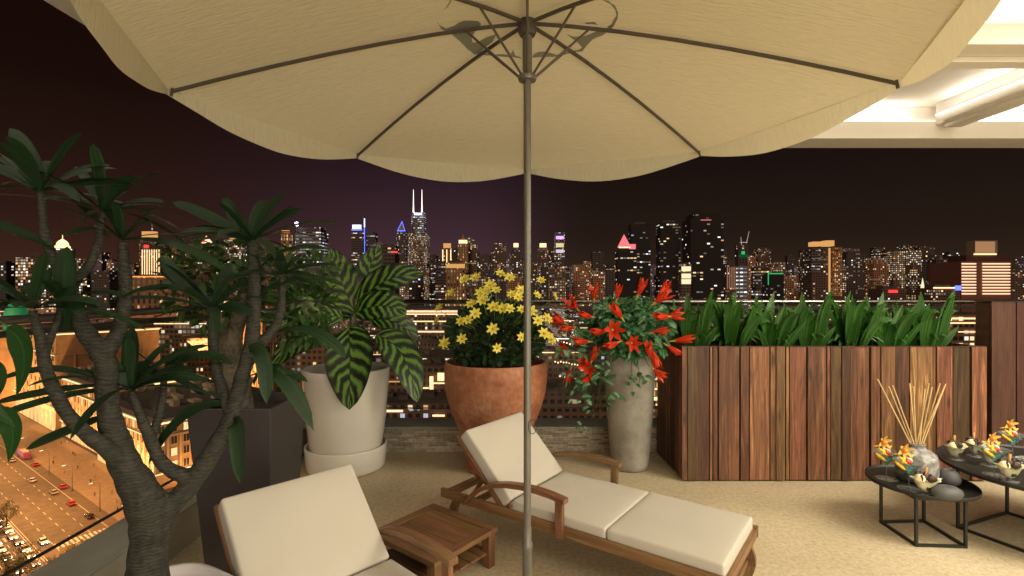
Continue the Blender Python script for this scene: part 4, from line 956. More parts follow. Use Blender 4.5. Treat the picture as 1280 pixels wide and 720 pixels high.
for i, (x, y, dx, dz, k) in enumerate(RL):
    X, Yp = 690+x/4.5, 340+y/4.5; rr = min(1, math.hypot((X-785)/85, (Yp-425)/85)); Yd = CY_ - .38*math.sqrt(max(.03, 1-rr*rr)) - .02
    if k == 2 and rr < .6: dy = -1.2
    else: dy = -.45
    d = Vector((dx, dy, dz)).normalized(); p = px(X, Yp, Yd) - d*.06
    o = obj('flower', LI[k], None, cv); o.location = p - cv.location; q = d.to_track_quat('Z', 'Y').to_euler(); o.rotation_euler = q; s_ = rng.uniform(1.0, 1.4); o.scale = (s_,)*3
    o['label'] = ('half closed red lily', 'opening red lily', 'wide open red lily')[k]
    obj('calyx', lc, None, o)
    ms.tube([p, p-d*.04, Vector((1.05,CY_,1.25)).lerp(p, .5)], [.0025,.0025,.003], 6)
ctr = Vector((1.0, CY_, 1.22))
for (x, y) in ((735,500),(745,515),(752,530),(740,545),(722,500),(790,492),(800,485),(730,520)):
    e = px(x, y, 4.33); ms.tube([Vector((1.0,4.45,1.08)), Vector((e.x*.7+.3, 4.32, 1.05)), e], [.003,.003,.0015], 6)
obj('stems', ms, M['green_stem'], cv, smooth=True, world=True)
mb = MB()
def lleaf(p, rng, l):
    az = rng.uniform(0, 2*PI); h = Vector((math.cos(az), math.sin(az)*.6-.45, 0)); el = rng.uniform(-.5, .9); d = (h + Vector((0,0,el))).normalized()
    mb.leaf(p, p+d*l*.55+Vector((0,0,l*.12)), p+d*l-Vector((0,0,l*rng.uniform(.1,.45))), l*.46, facing=(rng.uniform(-.5,.5), -1, rng.uniform(.1,1)), n=7, shape='oval', fold=.22, nx=1, wave=.05)
for k in range(820):
    d = Vector((rng.gauss(0,1), rng.gauss(0,1), rng.gauss(0,1))).normalized(); q = rng.uniform(.45, 1)
    p = Vector((1.02, CY_-.02, 1.26)) + Vector((d.x*.36*q, d.y*.30*q, d.z*.27*q))
    if p.z < 1.10 and abs(p.x-1.05) < .24 and p.y > CY_-.26: p.y = CY_-.26-rng.uniform(0,.06)
    lleaf(p, rng, rng.uniform(.07, .13))
for (x, y, r) in ((735,455,34),(715,430,22),(730,485,20),(758,470,14),(795,482,9),(800,474,8),(822,425,18),(770,492,8),(740,512,8),(762,500,9),(728,535,6)):
    for k in range(int(r*.7)):
        a = rng.uniform(0, 2*PI); q = r*math.sqrt(rng.random()); lleaf(px(x+q*math.cos(a), y+q*math.sin(a), rng.uniform(4.20, 4.34)), rng, rng.uniform(.04, .09))
obj('foliage', mb, M['lily_leaf'], cv, smooth=True, world=True)

# ------------------------------------------------------------------ row of upright plants in the trough
def tongue(seed):
    mb = MB(); rg = random.Random(seed)
    spec = [(-.02,.55,.10),(.09,.58,.10),(-.10,.50,.09),(.18,.50,.09),(-.17,.44,.08),(.04,.47,.10),(.12,.40,.08),(-.06,.38,.08),(.22,.32,.07),(-.22,.30,.07),(.0,.30,.07),(.15,.26,.06),(-.13,.25,.06)]
    for k, (dx, h, w_) in enumerate(spec):
        yy = rg.uniform(-.2, .2); b0 = Vector((dx*.35+rg.uniform(-.02,.02), yy*.5, 0)); bend = rg.uniform(.0,.10)*(1 if dx > 0 else -1); tw_ = rg.uniform(-.8,.8)
        mb.leaf(b0, Vector((dx*.7, yy*.9, h*.55)), Vector((dx*1.0+bend*.5, yy*1.1-rg.uniform(0,.1), h*rg.uniform(.9,1.0))), w_, facing=(tw_,-1,.15), n=10, shape='lance', fold=.28, wave=.02)
    for k in range(14):
        dx = rg.uniform(-.2,.2); h = rg.uniform(.26,.5); yy = rg.uniform(-.22,.05); sd = rg.choice((-1,1)); mb.leaf(Vector((dx*.4, yy*.5, 0)), Vector((dx*.9, yy, h)), Vector((dx*1.1+sd*rg.uniform(.02,.12), yy*1.2-.03, h*rg.uniform(.75,1.05))), rg.uniform(.055,.085), facing=(-sd*rg.uniform(0,.7),-1,.3), n=10, shape='lance', fold=.25, wave=.03)
    for k in range(18):
        az = rg.uniform(0, 6.28); L_ = rg.uniform(.16,.28); d = Vector((math.cos(az), math.sin(az)*.7, 0)); b0 = d*.05
        mb.leaf(b0, b0+d*L_*.35+Vector((0,0,L_*.95)), b0+d*L_*.95+Vector((0,0,L_*rg.uniform(.35,.75))), rg.uniform(.04,.065), facing=(rg.uniform(-.3,.3),-1,.7), n=9, shape='lance', fold=.28)
    ms = MB()
    for k in range(10):
        a = rg.uniform(0, 6.28); b0 = Vector((math.cos(a)*.06, math.sin(a)*.06, -.02)); ms.tube([b0, b0*1.2+Vector((0,0,.12))], [.008,.005], 6)
    return mb, ms
TL = ['upright glossy green plant at the left end of the timber trough', 'second upright green plant from the left in the timber trough', 'third upright green plant from the left in the timber trough', 'upright green plant in the middle of the timber trough', 'third upright green plant from the right in the timber trough', 'second upright green plant from the right in the timber trough', 'upright green plant at the right end of the row, before the bare stretch of trough']
for k in range(7):
    x = 1.60 + k*.345
    t = thing('trough_plant', TL[k], 'plant', (x, 4.58 + .03*(k % 2), PZ-.09), 0, 'upright green plants in the timber trough')
    a, s_ = tongue(50 + k % 3)
    obj('leaves', a, M['tongue_leaf'], t, smooth=True); obj('stalks', s_, M['green_stem'], t, smooth=True)
# ------------------------------------------------------------------ drinks tables
def tray_table(name, label, c, r, z, corners):
    t = thing(name, label, 'table', (c[0], c[1], 0))
    mb = MB(); mb.lathe([(0,z-.010),(r-.012,z-.010),(r-.003,z-.006),(r,z+.002),(r,z+.014),(r-.003,z+.016),(r-.006,z+.014),(r-.007,z+.002),(r-.012,z),(0,z)], (0,0,0), 96); obj('tray', mb, M['black_metal'], t, smooth=True, angle=None)
    cs = [Vector((x-c[0], y-c[1], 0)) for x, y in corners]; w = .016
    for p in cs:
        mb = MB(); mb.box(p.x-w/2, p.x+w/2, p.y-w/2, p.y+w/2, 0, z-.011); obj('leg', mb, M['black_metal'], t, bevel=.0015)
    for nm, zz in (('foot_rail', .009), ('top_rail', z-.021)):
        for k in range(4):
            a, b_ = cs[k], cs[(k+1) % 4]; d = (b_-a).normalized()*(w/2+.001); mb = MB()
            mb.beam(a+d+Vector((0,0,zz)), b_-d+Vector((0,0,zz)), w*.98, .016); obj(nm, mb, M['black_metal'], t)
    return t
ZS, ZL = .318, .420
tray_table('tray_table', 'small round black tray table on a wire cube frame holding the reed diffuser', (2.695, 3.38), .302, ZS, [(2.512,3.485),(2.502,3.17),(2.79,3.15),(2.815,3.50)])
tray_table('tray_table', 'larger round black tray table crowded with cocktails at the right edge', (3.46, 3.30), .565, ZL, [(2.97,3.41),(3.51,3.63),(3.73,3.09),(3.19,2.87)])

M['teal_drink'] = simple('teal_drink', (.05,.62,.56), rough=.2, spec=.5)
_m = M['teal_drink'].node_tree; _b = _m.nodes['Principled BSDF']; _t = N(_m, 'ShaderNodeBsdfTranslucent'); _t.inputs[0].default_value = (.25,1,.92,1); _x = N(_m, 'ShaderNodeMixShader'); _x.inputs[0].default_value = .7; _m.links.new(_b.outputs[0], _x.inputs[1]); _m.links.new(_t.outputs[0], _x.inputs[2]); _m.links.new(_x.outputs[0], _m.nodes['Material Output'].inputs[0])
M['fruit_yellow'] = simple('yellow_fruit', (.80,.50,.03), rough=.4, noise_amt=.15, scale=60)
M['fruit_orange'] = simple('orange_berry', (.85,.26,.02), rough=.3)
M['fruit_red'] = simple('red_fruit', (.62,.03,.02), rough=.35)
M['husk'] = simple('physalis_husk', (.62,.40,.10), rough=.6, noise_amt=.25, scale=80)
M['fruit_white'] = simple('white_fruit', (.75,.72,.58), rough=.5)
M['ice_cream'] = simple('vanilla_ice', (.80,.74,.48), rough=.6, bump=.3, bscale=160)
M['chocolate'] = simple('chocolate', (.045,.018,.010), rough=.35, bump=.6, bscale=120)
M['wafer'] = simple('wafer', (.42,.22,.08), rough=.7, noise_amt=.3, scale=90)
M['cream_cup'] = simple('milky_cup', (.74,.72,.50), rough=.22, noise_amt=.12, scale=26)
def stirfruit():  # mesh builders for the cocktail's parts, local, z=0 at the glass foot
    pass
def martini():
    t = thing('cocktail', 'x', 'cocktail', (0,0,0), 0, 'teal cocktails on the tray tables')
    mb = MB(); mb.lathe([(0,.003),(.03,.0045),(.064,.002),(.066,.0005),(.064,0),(0,0)], (0,0,0), 40)
    mb.lathe([(.0045,.004),(.0035,.02),(.0035,.085),(.006,.092)], (0,0,0), 14)
    mb.lathe([(.001,.090),(.083,.176),(.0845,.178),(.083,.178),(.001,.0925)], (0,0,0), 48); obj('glass', mb, M['thin_glass'], t, smooth=True)
    mb = MB(); mb.lathe([(.001,.094),(.0535,.1480)], (0,0,0), 40); mb.f.pop(); mb.uv.pop(); mb.m.pop(); obj('drink', mb, M['teal_drink'], t, smooth=True)
    mb = MB(); rg = random.Random(2)
    for a, b_ in (((-.075,-.02,.215),(-.035,-.05,.160)), ((-.095,-.02,.178),(-.050,-.05,.135)), ((-.045,-.03,.205),(-.07,-.05,.180))):
        a = Vector(a); b_ = Vector(b_); mb.tube([a, a.lerp(b_, .3), a.lerp(b_, .7), b_], [.005,.011,.011,.005], 8)
    mb.tube([(-.10,-.01,.222),(-.06,-.015,.228),(-.02,-.015,.224)], [.003,.007,.003], 8); mb.tube([(-.02,-.02,.19),(-.005,-.02,.215),(.02,-.02,.222)], [.004,.009,.004], 8)
    obj('yellow_garnish', mb, M['fruit_yellow'], t, smooth=True)
    mb = MB(); mb.tube([(-.045,-.035,.192),(-.03,-.04,.185),(-.012,-.04,.172)], [.010,.015,.008], 10); obj('red_fruit', mb, M['fruit_red'], t, smooth=True)
    mb = MB(); mb.tube([(-.03,-.02,.205),(-.01,-.03,.196),(.004,-.03,.182)], [.006,.010,.004], 8); obj('pale_fruit', mb, M['fruit_white'], t, smooth=True)
    mb = MB(); c = Vector((-.035, -.01, .250))
    for k in range(6):
        a = k*PI/3+.3; d = Vector((math.cos(a), -.25, math.sin(a))); mb.leaf(c+d*.006, c+d*.026+Vector((0,-.006,.004)), c+d*.050+Vector((0,-.012,-.006*k/3)), .020, facing=(0,-1,.2), n=7, shape='oval', fold=.3)
    obj('husk', mb, M['husk'], t, smooth=True)
    mb = MB(); n_ = 8; mb.lathe([(0.0001,-.016)]+[(.016*math.cos(a), .016*math.sin(a)) for a in [(-PI/2+PI*i/n_) for i in range(1, n_)]]+[(.0001,.016)], c+Vector((-.004,-.02,0)), 16); obj('berry', mb, M['fruit_orange'], t, smooth=True)
    mb = MB(); mb.tube([c, Vector((-.005,-.005,.17))], [.002,.002], 6); obj('pick', mb, M['wafer'], t)
    return t
def sundae():
    t = thing('ice_cream_sundae', 'x', 'dessert', (0,0,0), 0, 'ice cream sundaes on the tray tables')
    mb = MB(); mb.lathe([(0,.004),(.05,.003),(.052,0),(0,0)], (0,0,0), 36); mb.lathe([(.008,.004),(.007,.012),(.012,.022)], (0,0,0), 14); obj('foot', mb, M['thin_glass'], t, smooth=True)
    mb = MB(); n_ = 48; prof = [(.002,.018),(.022,.024),(.036,.048),(.047,.078),(.060,.092),(.063,.094),(.058,.092),(.042,.078),(.03,.07),(.002,.07)]
    base = len(mb.v)
    for i, (r, z) in enumerate(prof):
        for k in range(n_):
            a = 2*PI*k/n_; el = 1.38 if True else 1; w_ = 1+.07*math.cos(a*8)*min(1, max(0, (z-.05)/.04)); up = .016*abs(math.cos(a))**2*(z/.09)
            mb.v.append((r*math.cos(a)*el*w_, r*math.sin(a)*.9*w_, z+up))
    for i in range(len(prof)-1):
        for k in range(n_):
            k2 = (k+1) % n_; mb.f.append((base+i*n_+k, base+i*n_+k2, base+(i+1)*n_+k2, base+(i+1)*n_+k)); mb.uv.append([(0,0)]*4); mb.m.append(0)
    obj('cup', mb, M['cream_cup'], t, smooth=True)
    def ball(c, r, jag=0):
        mb = MB(); n1, n2 = 10, 18
        pr = [(max(.0001, r*math.cos(-PI/2+PI*i/n1)), r*math.sin(-PI/2+PI*i/n1)) for i in range(n1+1)]; mb.lathe(pr, c, n2)
        if jag: mb.v = [tuple(Vector(c)+(Vector(v)-Vector(c))*(1+jag*noise.noise(Vector(v)*90))) for v in mb.v]
        return mb
    obj('scoop', ball((-.038,-.012,.104), .030), M['ice_cream'], t, smooth=True)
    mb = ball((.0,.016,.112), .026, .5); b2 = ball((.03,.0,.104), .024, .5); b3 = ball((.056,.004,.096), .016, .5); b4 = ball((-.036,.006,.122), .022, .5); b5 = ball((.004,-.020,.052), .020, .3)
    for b_ in (b2, b3, b4, b5):
        o_ = len(mb.v); mb.v += b_.v; mb.f += [tuple(i+o_ for i in f) for f in b_.f]; mb.uv += b_.uv; mb.m += b_.m
    mb.tube([(-.036,-.030,.132),(-.036,-.044,.118),(-.035,-.043,.100)], [.006,.005,.003], 8)
    obj('chocolate', mb, M['chocolate'], t, smooth=True)
    mb = MB(); mb.tube([(.0,.012,.09),(.012,.014,.175)], [.0085,.0085], 12); obj('wafer_roll', mb, M['wafer'], t, smooth=True)
    return t
c0 = martini(); s0 = sundae(); first = [True, True]
def put(proto, i, p, z, rz, label, sc=1):
    o = proto if first[i] else copy_tree(proto); first[i] = False
    o.location = (p.x, p.y, z+.0005); o.rotation_euler = (0,0,rz); o.scale = (sc,)*3; o['label'] = label
zs, zl = ZS, ZL
put(c0, 0, gp(1108, 598, zs), zs, .1, 'teal cocktail with orange berry garnish at the outer end of the small tray table')
put(c0, 0, gp(1136, 611, zs), zs, -.1, 'teal cocktail in front of the grey reed diffuser bottle')
put(c0, 0, gp(1243, 594, zl), zl, .05, 'teal cocktail behind the front sundae on the larger tray table', .95)
put(c0, 0, gp(1266, 573, zl), zl, -.05, 'tallest-standing teal cocktail nearest the right edge of the photo', .95)
put(s0, 1, gp(1157, 618, zs), zs, -.25, 'ice cream sundae next to the smooth grey pebble vases', .95)
s1_ = [( (1194,574), 'ice cream sundae alone at the left rim of the larger tray table', .2), ((1218,570), 'ice cream sundae beside the first one at the back of the larger tray table', .1), ((1237,582), 'ice cream sundae half hidden behind the fruit garnish of a cocktail', .3), ((1262,601), 'ice cream sundae closest to the viewer on the larger tray table', -.2)]
for q, lb, rz in s1_: put(s0, 1, gp(*q, zl), zl, rz, lb, .92)

# reed diffuser
m, t_, b_, o_ = newmat('marbled_glaze'); tcn = N(t_, 'ShaderNodeTexCoord'); nz = N(t_, 'ShaderNodeTexNoise'); nz.inputs['Scale'].default_value = 9; nz.inputs['Detail'].default_value = 4; nz.inputs['Distortion'].default_value = 2.5
t_.links.new(tcn.outputs['Object'], nz.inputs['Vector']); r = ramp(t_, [(.35, (.12,.12,.12)), (.5, (.24,.24,.24)), (.62, (.42,.41,.40))]); t_.links.new(nz.outputs[0], r.inputs[0]); t_.links.new(r.outputs[0], b_.inputs['Base Color']); b_.inputs['Roughness'].default_value = .35
p = gp(1146, 600, ZS)
rd = thing('reed_diffuser', 'grey marbled bottle with a fan of long pale reeds on the small tray table', 'reed diffuser', (p.x, p.y, ZS))
mb = MB(); mb.lathe([(0,.0005),(.100,.001),(.112,.012),(.118,.06),(.118,.145),(.108,.180),(.080,.203),(.052,.212),(.046,.222),(.047,.240),(.050,.246),(.045,.248),(.038,.244),(.036,.20)], (0,0,0), 48); obj('bottle', mb, m, rd, smooth=True)
M['reed'] = simple('reed', (.60,.42,.20), rough=.7, noise_amt=.12, scale=40)
tips = [(1097,474),(1111,483),(1116,482),(1137,479),(1142,483),(1156,486),(1161,479),(1165,484),(1175,479),(1181,482),(1182,480)]
for i, (x, y) in enumerate(tips):
    mb = MB(); e = px(x, y, p.y + (-.06, .05, .0, .07, -.03, .03, -.05, .06, 0, -.04, .04)[i]) - rd.location
    b0 = Vector((-.016*(i-5)/5 , .012*math.sin(i*2.3), .05)); dirv = (e - Vector((e.x*.06, 0, .24))).normalized()
    st_ = Vector((e.x*.07, b0.y, .20)); mb.tube([st_, e], [.0042, .0042], 8); obj('reed', mb, M['reed'], rd, smooth=False)
# pebble vases
def pebble(lbl, px_, prof, rz=0, el=1.0):
    q = gp(*px_, ZS); o = thing('pebble_vase', lbl, 'vase', (q.x, q.y, ZS+.0005), rz); mb = MB(); mb.lathe(prof, (0,0,0), 40); mb.v = [(x*el*.88, y*.88, z*.88) for x, y, z in mb.v]; obj('body', mb, M['grey_stone'], o, smooth=True)
pebble('round dark grey vase with a small opening, behind the flat one', (1186, 606), [(0,0),(.045,.001),(.066,.02),(.074,.05),(.066,.08),(.048,.102),(.032,.112),(.028,.110),(.024,.09),(0,.08)])
pebble('flat oval dark grey vase lying at the table front beside a sundae', (1183, 623), [(0,0),(.05,.001),(.068,.012),(.078,.038),(.072,.062),(.05,.080),(.022,.088),(.018,.086),(0,.080)], el=1.32)
# folded napkin on the larger table
m, t_, b_, o_ = newmat('knit'); uv = N(t_, 'ShaderNodeTexCoord'); ck = N(t_, 'ShaderNodeTexVoronoi'); ck.inputs['Scale'].default_value = 60; t_.links.new(uv.outputs['Object'], ck.inputs['Vector'])
r = ramp(t_, [(.2, (.75,.74,.72)), (.45, (.05,.05,.055))]); t_.links.new(ck.outputs[0], r.inputs[0]); t_.links.new(r.outputs[0], b_.inputs['Base Color']); b_.inputs['Roughness'].default_value = .8
q = gp(1285, 578, ZL); nk = thing('napkin', 'speckled grey and white folded cloth at the right border on the larger tray table', 'napkin', (q.x, q.y, ZL+.001), .3)
mb = MB()
for k in range(3): mb.box(-.11+.006*k, .11-.004*k, -.07, .07-.006*k, .009*k, .009*k+.0085, grain=False)
obj('cloth', mb, m, nk, bevel=.003)
# ====================================================================== THE CITY BELOW
GZ = -75.0
rng = random.Random(77)
def facade_mat(name, wall, cell=(4.5, 3.6), frac=.25, cols=((1,.62,.28),(1,.82,.55),(.85,.9,1)), st=2.2, win=(.2,.8,.25,.75), wrough=.7, cluster=.012, rows=0.0, bays=None):
    m, t, b, o = newmat(name)
    uv = N(t, 'ShaderNodeUVMap'); sp = N(t, 'ShaderNodeSeparateXYZ'); t.links.new(uv.outputs[0], sp.inputs[0]); oi = N(t, 'ShaderNodeObjectInfo')
    def mth(op, a, b2=None, c=None):
        n = N(t, 'ShaderNodeMath', operation=op)
        for i, v in enumerate((a, b2, c)):
            if v is None: continue
            if isinstance(v, (int, float)): n.inputs[i].default_value = v
            else: t.links.new(v, n.inputs[i])
        return n.outputs[0]
    u = mth('DIVIDE', mth('ADD', sp.outputs[0], mth('MULTIPLY', oi.outputs['Random'], 971.3)), cell[0]); v = mth('DIVIDE', sp.outputs[1], cell[1])
    fu, fv = mth('FLOOR', u), mth('FLOOR', v); ru, rv = mth('FRACT', u), mth('FRACT', v)
    cb = N(t, 'ShaderNodeCombineXYZ'); t.links.new(fu, cb.inputs[0]); t.links.new(fv, cb.inputs[1]); t.links.new(mth('MULTIPLY', oi.outputs['Random'], 91), cb.inputs[2])
    wn = N(t, 'ShaderNodeTexWhiteNoise', noise_dimensions='3D'); t.links.new(cb.outputs[0], wn.inputs['Vector'])
    nz = N(t, 'ShaderNodeTexNoise'); nz.inputs['Scale'].default_value = .22; nz.inputs['Detail'].default_value = 2; t.links.new(cb.outputs[0], nz.inputs['Vector'])
    thr = mth('MULTIPLY', mth('POWER', nz.outputs[0], 4), frac*14)
    if rows:
        wr = N(t, 'ShaderNodeTexWhiteNoise', noise_dimensions='2D'); c2 = N(t, 'ShaderNodeCombineXYZ'); t.links.new(fv, c2.inputs[0]); t.links.new(oi.outputs['Random'], c2.inputs[1]); t.links.new(c2.outputs[0], wr.inputs['Vector'])
        thr = mth('ADD', thr, mth('MULTIPLY', mth('LESS_THAN', wr.outputs['Value'], rows), .6))
    lit = mth('LESS_THAN', wn.outputs['Value'], thr)
    msk = mth('MULTIPLY', mth('MULTIPLY', mth('GREATER_THAN', ru, win[0]), mth('LESS_THAN', ru, win[1])), mth('MULTIPLY', mth('GREATER_THAN', rv, win[2]), mth('LESS_THAN', rv, win[3])))
    g = N(t, 'ShaderNodeNewGeometry'); s3 = N(t, 'ShaderNodeSeparateXYZ'); t.links.new(g.outputs['Normal'], s3.inputs[0])
    side = mth('LESS_THAN', mth('ABSOLUTE', s3.outputs[2]), .5)
    msk = mth('MULTIPLY', msk, side)
    sc = N(t, 'ShaderNodeSeparateColor'); t.links.new(wn.outputs['Color'], sc.inputs[0])
    n = len(cols); r = ramp(t, [(i/n, c) for i, c in enumerate(cols)], 'CONSTANT'); t.links.new(sc.outputs[1], r.inputs[0])
    stv = mth('MULTIPLY', mth('MULTIPLY', lit, msk), mth('MULTIPLY', mth('ADD', mth('POWER', sc.outputs[2], 3.5), .08), st))
    mx = N(t, 'ShaderNodeMix', data_type='RGBA'); t.links.new(msk, mx.inputs[0]); mx.inputs[6].default_value = (*wall, 1); mx.inputs[7].default_value = (.015,.015,.018,1)
    t.links.new(mx.outputs[2], b.inputs['Base Color']); t.links.new(r.outputs[0], b.inputs['Emission Color']); t.links.new(stv, b.inputs['Emission Strength']); b.inputs['Roughness'].default_value = wrough
    m.cycles.emission_sampling = 'NONE'; return m
warm = ((1,.50,.18),(1,.68,.36),(1,.86,.62),(1,.93,.8)); mixc = ((1,.55,.22),(1,.75,.45),(1,.9,.7),(.75,.85,1)); cool = ((.6,.75,1),(.9,.95,1),(1,.85,.6))
FM = {
 'dots': facade_mat('dots', (.12,.095,.085), (6.2, 6), .20, mixc, 1.9),
 'dots2': facade_mat('dots2', (.16,.11,.08), (5.6, 5.2), .30, warm, 1.5),
 'dots3': facade_mat('dots3', (.10,.085,.085), (8, 6.5), .14, mixc, 2.4),
 'rows': facade_mat('rows', (.10,.08,.08), (6.5, 6.5), .13, mixc, 1.9, win=(.08,.92,.3,.7), rows=.18),
 'dense': facade_mat('dense', (.2,.14,.10), (5, 5.4), .7, warm, 1.4),
 'near': facade_mat('near', (.16,.10,.07), (3.1, 3.4), .20, mixc, 1.8),
 'near2': facade_mat('near2', (.15,.09,.06), (2.9, 3.5), .40, warm, 1.7, win=(.25,.75,.2,.8)),
 'black': facade_mat('black', (.022,.019,.018), (6.5, 6), .10, mixc, 1.7, rows=.07, win=(.1,.9,.3,.7)),
 'shop': facade_mat('shop', (.22,.12,.07), (3.6, 4.2), .6, warm, 1.9, win=(.12,.88,.2,.8)),
 'glow': facade_mat('glow', (.30,.16,.08), (7, 8), .95, ((1,.55,.2),(1,.7,.35)), 1.3, win=(.3,.7,.15,.85)),
 'ochre': facade_mat('ochre', (.45,.24,.13), (5.4, 5), .35, warm, 1.6),
 'violet': facade_mat('violet', (.26,.20,.30), (5.8, 5.6), .22, mixc, 1.8),
 'white': facade_mat('white', (.2,.19,.2), (8, 8), 1.2, ((1,.95,.9),(.85,.9,1)), 1.7, win=(.1,.9,.35,.7)),
}
FM['glowbay'] = facade_mat('glowbay', (.35,.16,.07), (4.2, 4.2), 1.6, ((1,.50,.16),(.6,.25,.07),(1,.75,.45),(.35,.13,.04)), 1.3, win=(.25,.85,.1,.8))
roof_m = simple('city_roof', (.10,.085,.075), rough=.9, noise_amt=.3, scale=.15)
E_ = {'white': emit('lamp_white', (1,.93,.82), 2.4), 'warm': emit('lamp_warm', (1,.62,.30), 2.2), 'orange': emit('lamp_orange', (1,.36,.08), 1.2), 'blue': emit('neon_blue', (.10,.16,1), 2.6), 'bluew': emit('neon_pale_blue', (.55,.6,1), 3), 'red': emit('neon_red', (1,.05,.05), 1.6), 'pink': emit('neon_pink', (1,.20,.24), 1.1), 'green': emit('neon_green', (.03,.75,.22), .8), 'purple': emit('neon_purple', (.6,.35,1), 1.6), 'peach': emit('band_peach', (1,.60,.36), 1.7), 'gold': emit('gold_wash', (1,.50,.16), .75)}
sun = bpy.data.lights.new('city_fill', 'SUN'); sun.energy = 1.0; sun.angle = R(25); sun.color = (1,.66,.45); so = bpy.data.objects.new('city_fill', sun); COL.objects.link(so); so.rotation_euler = (R(62), 0, R(-18))  # added sun lamp washing the city facades from behind the camera

# ground sheet and streets
mb = MB(); L_ = 9000
mb.quad((-L_,-2000,GZ),(L_,-2000,GZ),(L_,14000,GZ),(-L_,14000,GZ)); struct('ground', mb, simple('city_ground', (.06,.05,.045), rough=.9, noise_amt=.3, scale=.02))
AU = Vector((-.814,.58,0)); AN = Vector((.58,.814,0))
def av(s, n, z=0): return Vector((AU.x*s + AN.x*n, AU.y*s + AN.y*n, GZ+z))
def strip(mb, s0, s1, n0, n1, z): mb.quad(av(s0,n0,z), av(s0,n1,z), av(s1,n1,z), av(s1,n0,z), uv=[(s0,n0),(s0,n1),(s1,n1),(s1,n0)])
mb = MB(); strip(mb, -200, 900, 22, 62, .02); struct('avenue', mb, simple('asphalt', (.10,.078,.055), rough=.75, noise_amt=.25, scale=.4, coords='Object'))
mb = MB(); mb.v = []; 
for (n0, n1) in ((62.0, 80), (8, 21.8)):
    a, b_, c, d = av(-200,n0,.14), av(-200,n1,.14), av(900,n1,.14), av(900,n0,.14); mb.quad(a,b_,c,d)
    mb.quad(av(-200,n0,0), av(-200,n0,.14), av(900,n0,.14), av(900,n0,0)); mb.quad(av(-200,n1,0), av(900,n1,0), av(900,n1,.14), av(-200,n1,.14))
struct('pavement', mb, simple('paving', (.22,.17,.12), rough=.8, noise_amt=.2, scale=.6))
mb = MB()
for n in (29, 33, 37, 45, 49.5, 54):
    s = 40
    while s < 420: strip(mb, s, s+3, n-.09, n+.09, .026); s += 7
for n in (40.8, 41.4, 58.5, 24): strip(mb, -100, 500, n-.09, n+.09, .026)
for k in range(14): strip(mb, 196-.0, 200.5, 45+k*1.2, 45.6+k*1.2, .026)
for k in range(12): strip(mb, 214.0, 218, 25+k*1.2, 25.6+k*1.2, .026)
struct('road_markings', mb, simple('road_paint', (.55,.5,.42), rough=.7))

# generic tower builder: shaft + roof block (+ crown / mast / strips), its foot on the ground
def tower(name, label, x, w, ytop, Y, mat='dots', depth=None, group=None, cat='building', roof=True, rot=None, setback=None):
    p = px(x, ytop, Y); W_ = w/F*Y; D_ = depth or W_*.8; H_ = p.z-GZ
    t = thing(name, label, cat, (p.x, Y+D_/2, GZ), rot if rot is not None else 0, group)
    mb = MB(); mb.box(-W_/2, W_/2, -D_/2, D_/2, 0, H_, grain=False); o = obj('shaft', mb, FM[mat] if isinstance(mat, str) else mat, t)
    if roof:
        mb = MB(); mb.box(-W_*.3, W_*.28, -D_*.3, D_*.3, H_, H_+max(2.5, W_*.12), grain=False); obj('plant_room', mb, roof_m, t)
    t['_w'] = W_; t['_h'] = H_; t['_d'] = D_
    return t
def up(t, x, y, Y):          # local point of a tower from a photograph point
    return px(x, y, Y) - Vector((t.location.x, Y, GZ)) + Vector((0,0,0))
def addbox(t, name, mat, x0, x1, y0, y1, Y, dy0=-.5, dy1=.5):
    """box on/around a tower given photograph x, y ranges at distance Y (front face distance)"""
    a = px(x0, y1, Y); b_ = px(x1, y0, Y); lx = t.location.x; ly = t.location.y
    mb = MB(); mb.box(a.x-lx, b_.x-lx, Y+dy0-ly, Y+dy1-ly, a.z-GZ, b_.z-GZ, grain=False); return obj(name, mb, FM[mat] if isinstance(mat, str) and mat in FM else (E_[mat] if isinstance(mat, str) else mat), t)
def cone(t, name, mat, x, y0, y1, wpx, Y, n=4, D=None, rot=PI/4, top=.02):
    c = px(x, y1, Y); r = wpx/2/F*Y*(1.414 if n == 4 else 1); h = (y1-y0)/F*Y; mb = MB(); mb.lathe([(r,0),(r*top+.01,h)], (c.x-t.location.x, t['_d']/2 + Y - t.location.y, c.z-GZ), n, rot=rot)
    return obj(name, mb, E_[mat] if isinstance(mat, str) and mat in E_ else (FM[mat] if isinstance(mat, str) else mat), t)
metal_d = simple('tower_metal', (.25,.24,.25), rough=.5)
stone_l = simple('pale_stone', (.35,.28,.22), rough=.8)

# --- landmark towers
t = tower('twin_spire_tower', 'tallest distant tower with two white lit spires and a blue glow between them', 522, 24, 291, 1900, 'dense')
addbox(t, 'upper_shaft', 'white', 514.5, 530, 265, 291, 1900, 6, 40)
for x in (516.8, 527.4):
    mb = MB(); a = px(x, 268, 1910); b_ = px(x, 237, 1910); o_ = Vector((t.location.x, t.location.y, GZ)); mb.tube([a-o_, a.lerp(b_, .35)-o_, b_-o_], [3.2, 1.6, .7], 6); obj('spire', mb, E_['white'], t)
addbox(t, 'crown_light', 'bluew', 517.5, 527, 266, 268.5, 1900, 3, 5)
for x in (511, 514.8, 529.6, 532.8): addbox(t, 'light_strip', 'white', x-.3, x+.3, 270 if 514 < x < 530 else 292, 342, 1900, -1.5, -.5)
t = tower('pyramid_top_tower', 'slim tower with a blue outlined pyramid roof beside the twin spires', 501.5, 12, 289, 1950, 'dots', roof=False)
cone(t, 'pyramid_roof', metal_d, 501.5, 276, 289, 11, 1950)
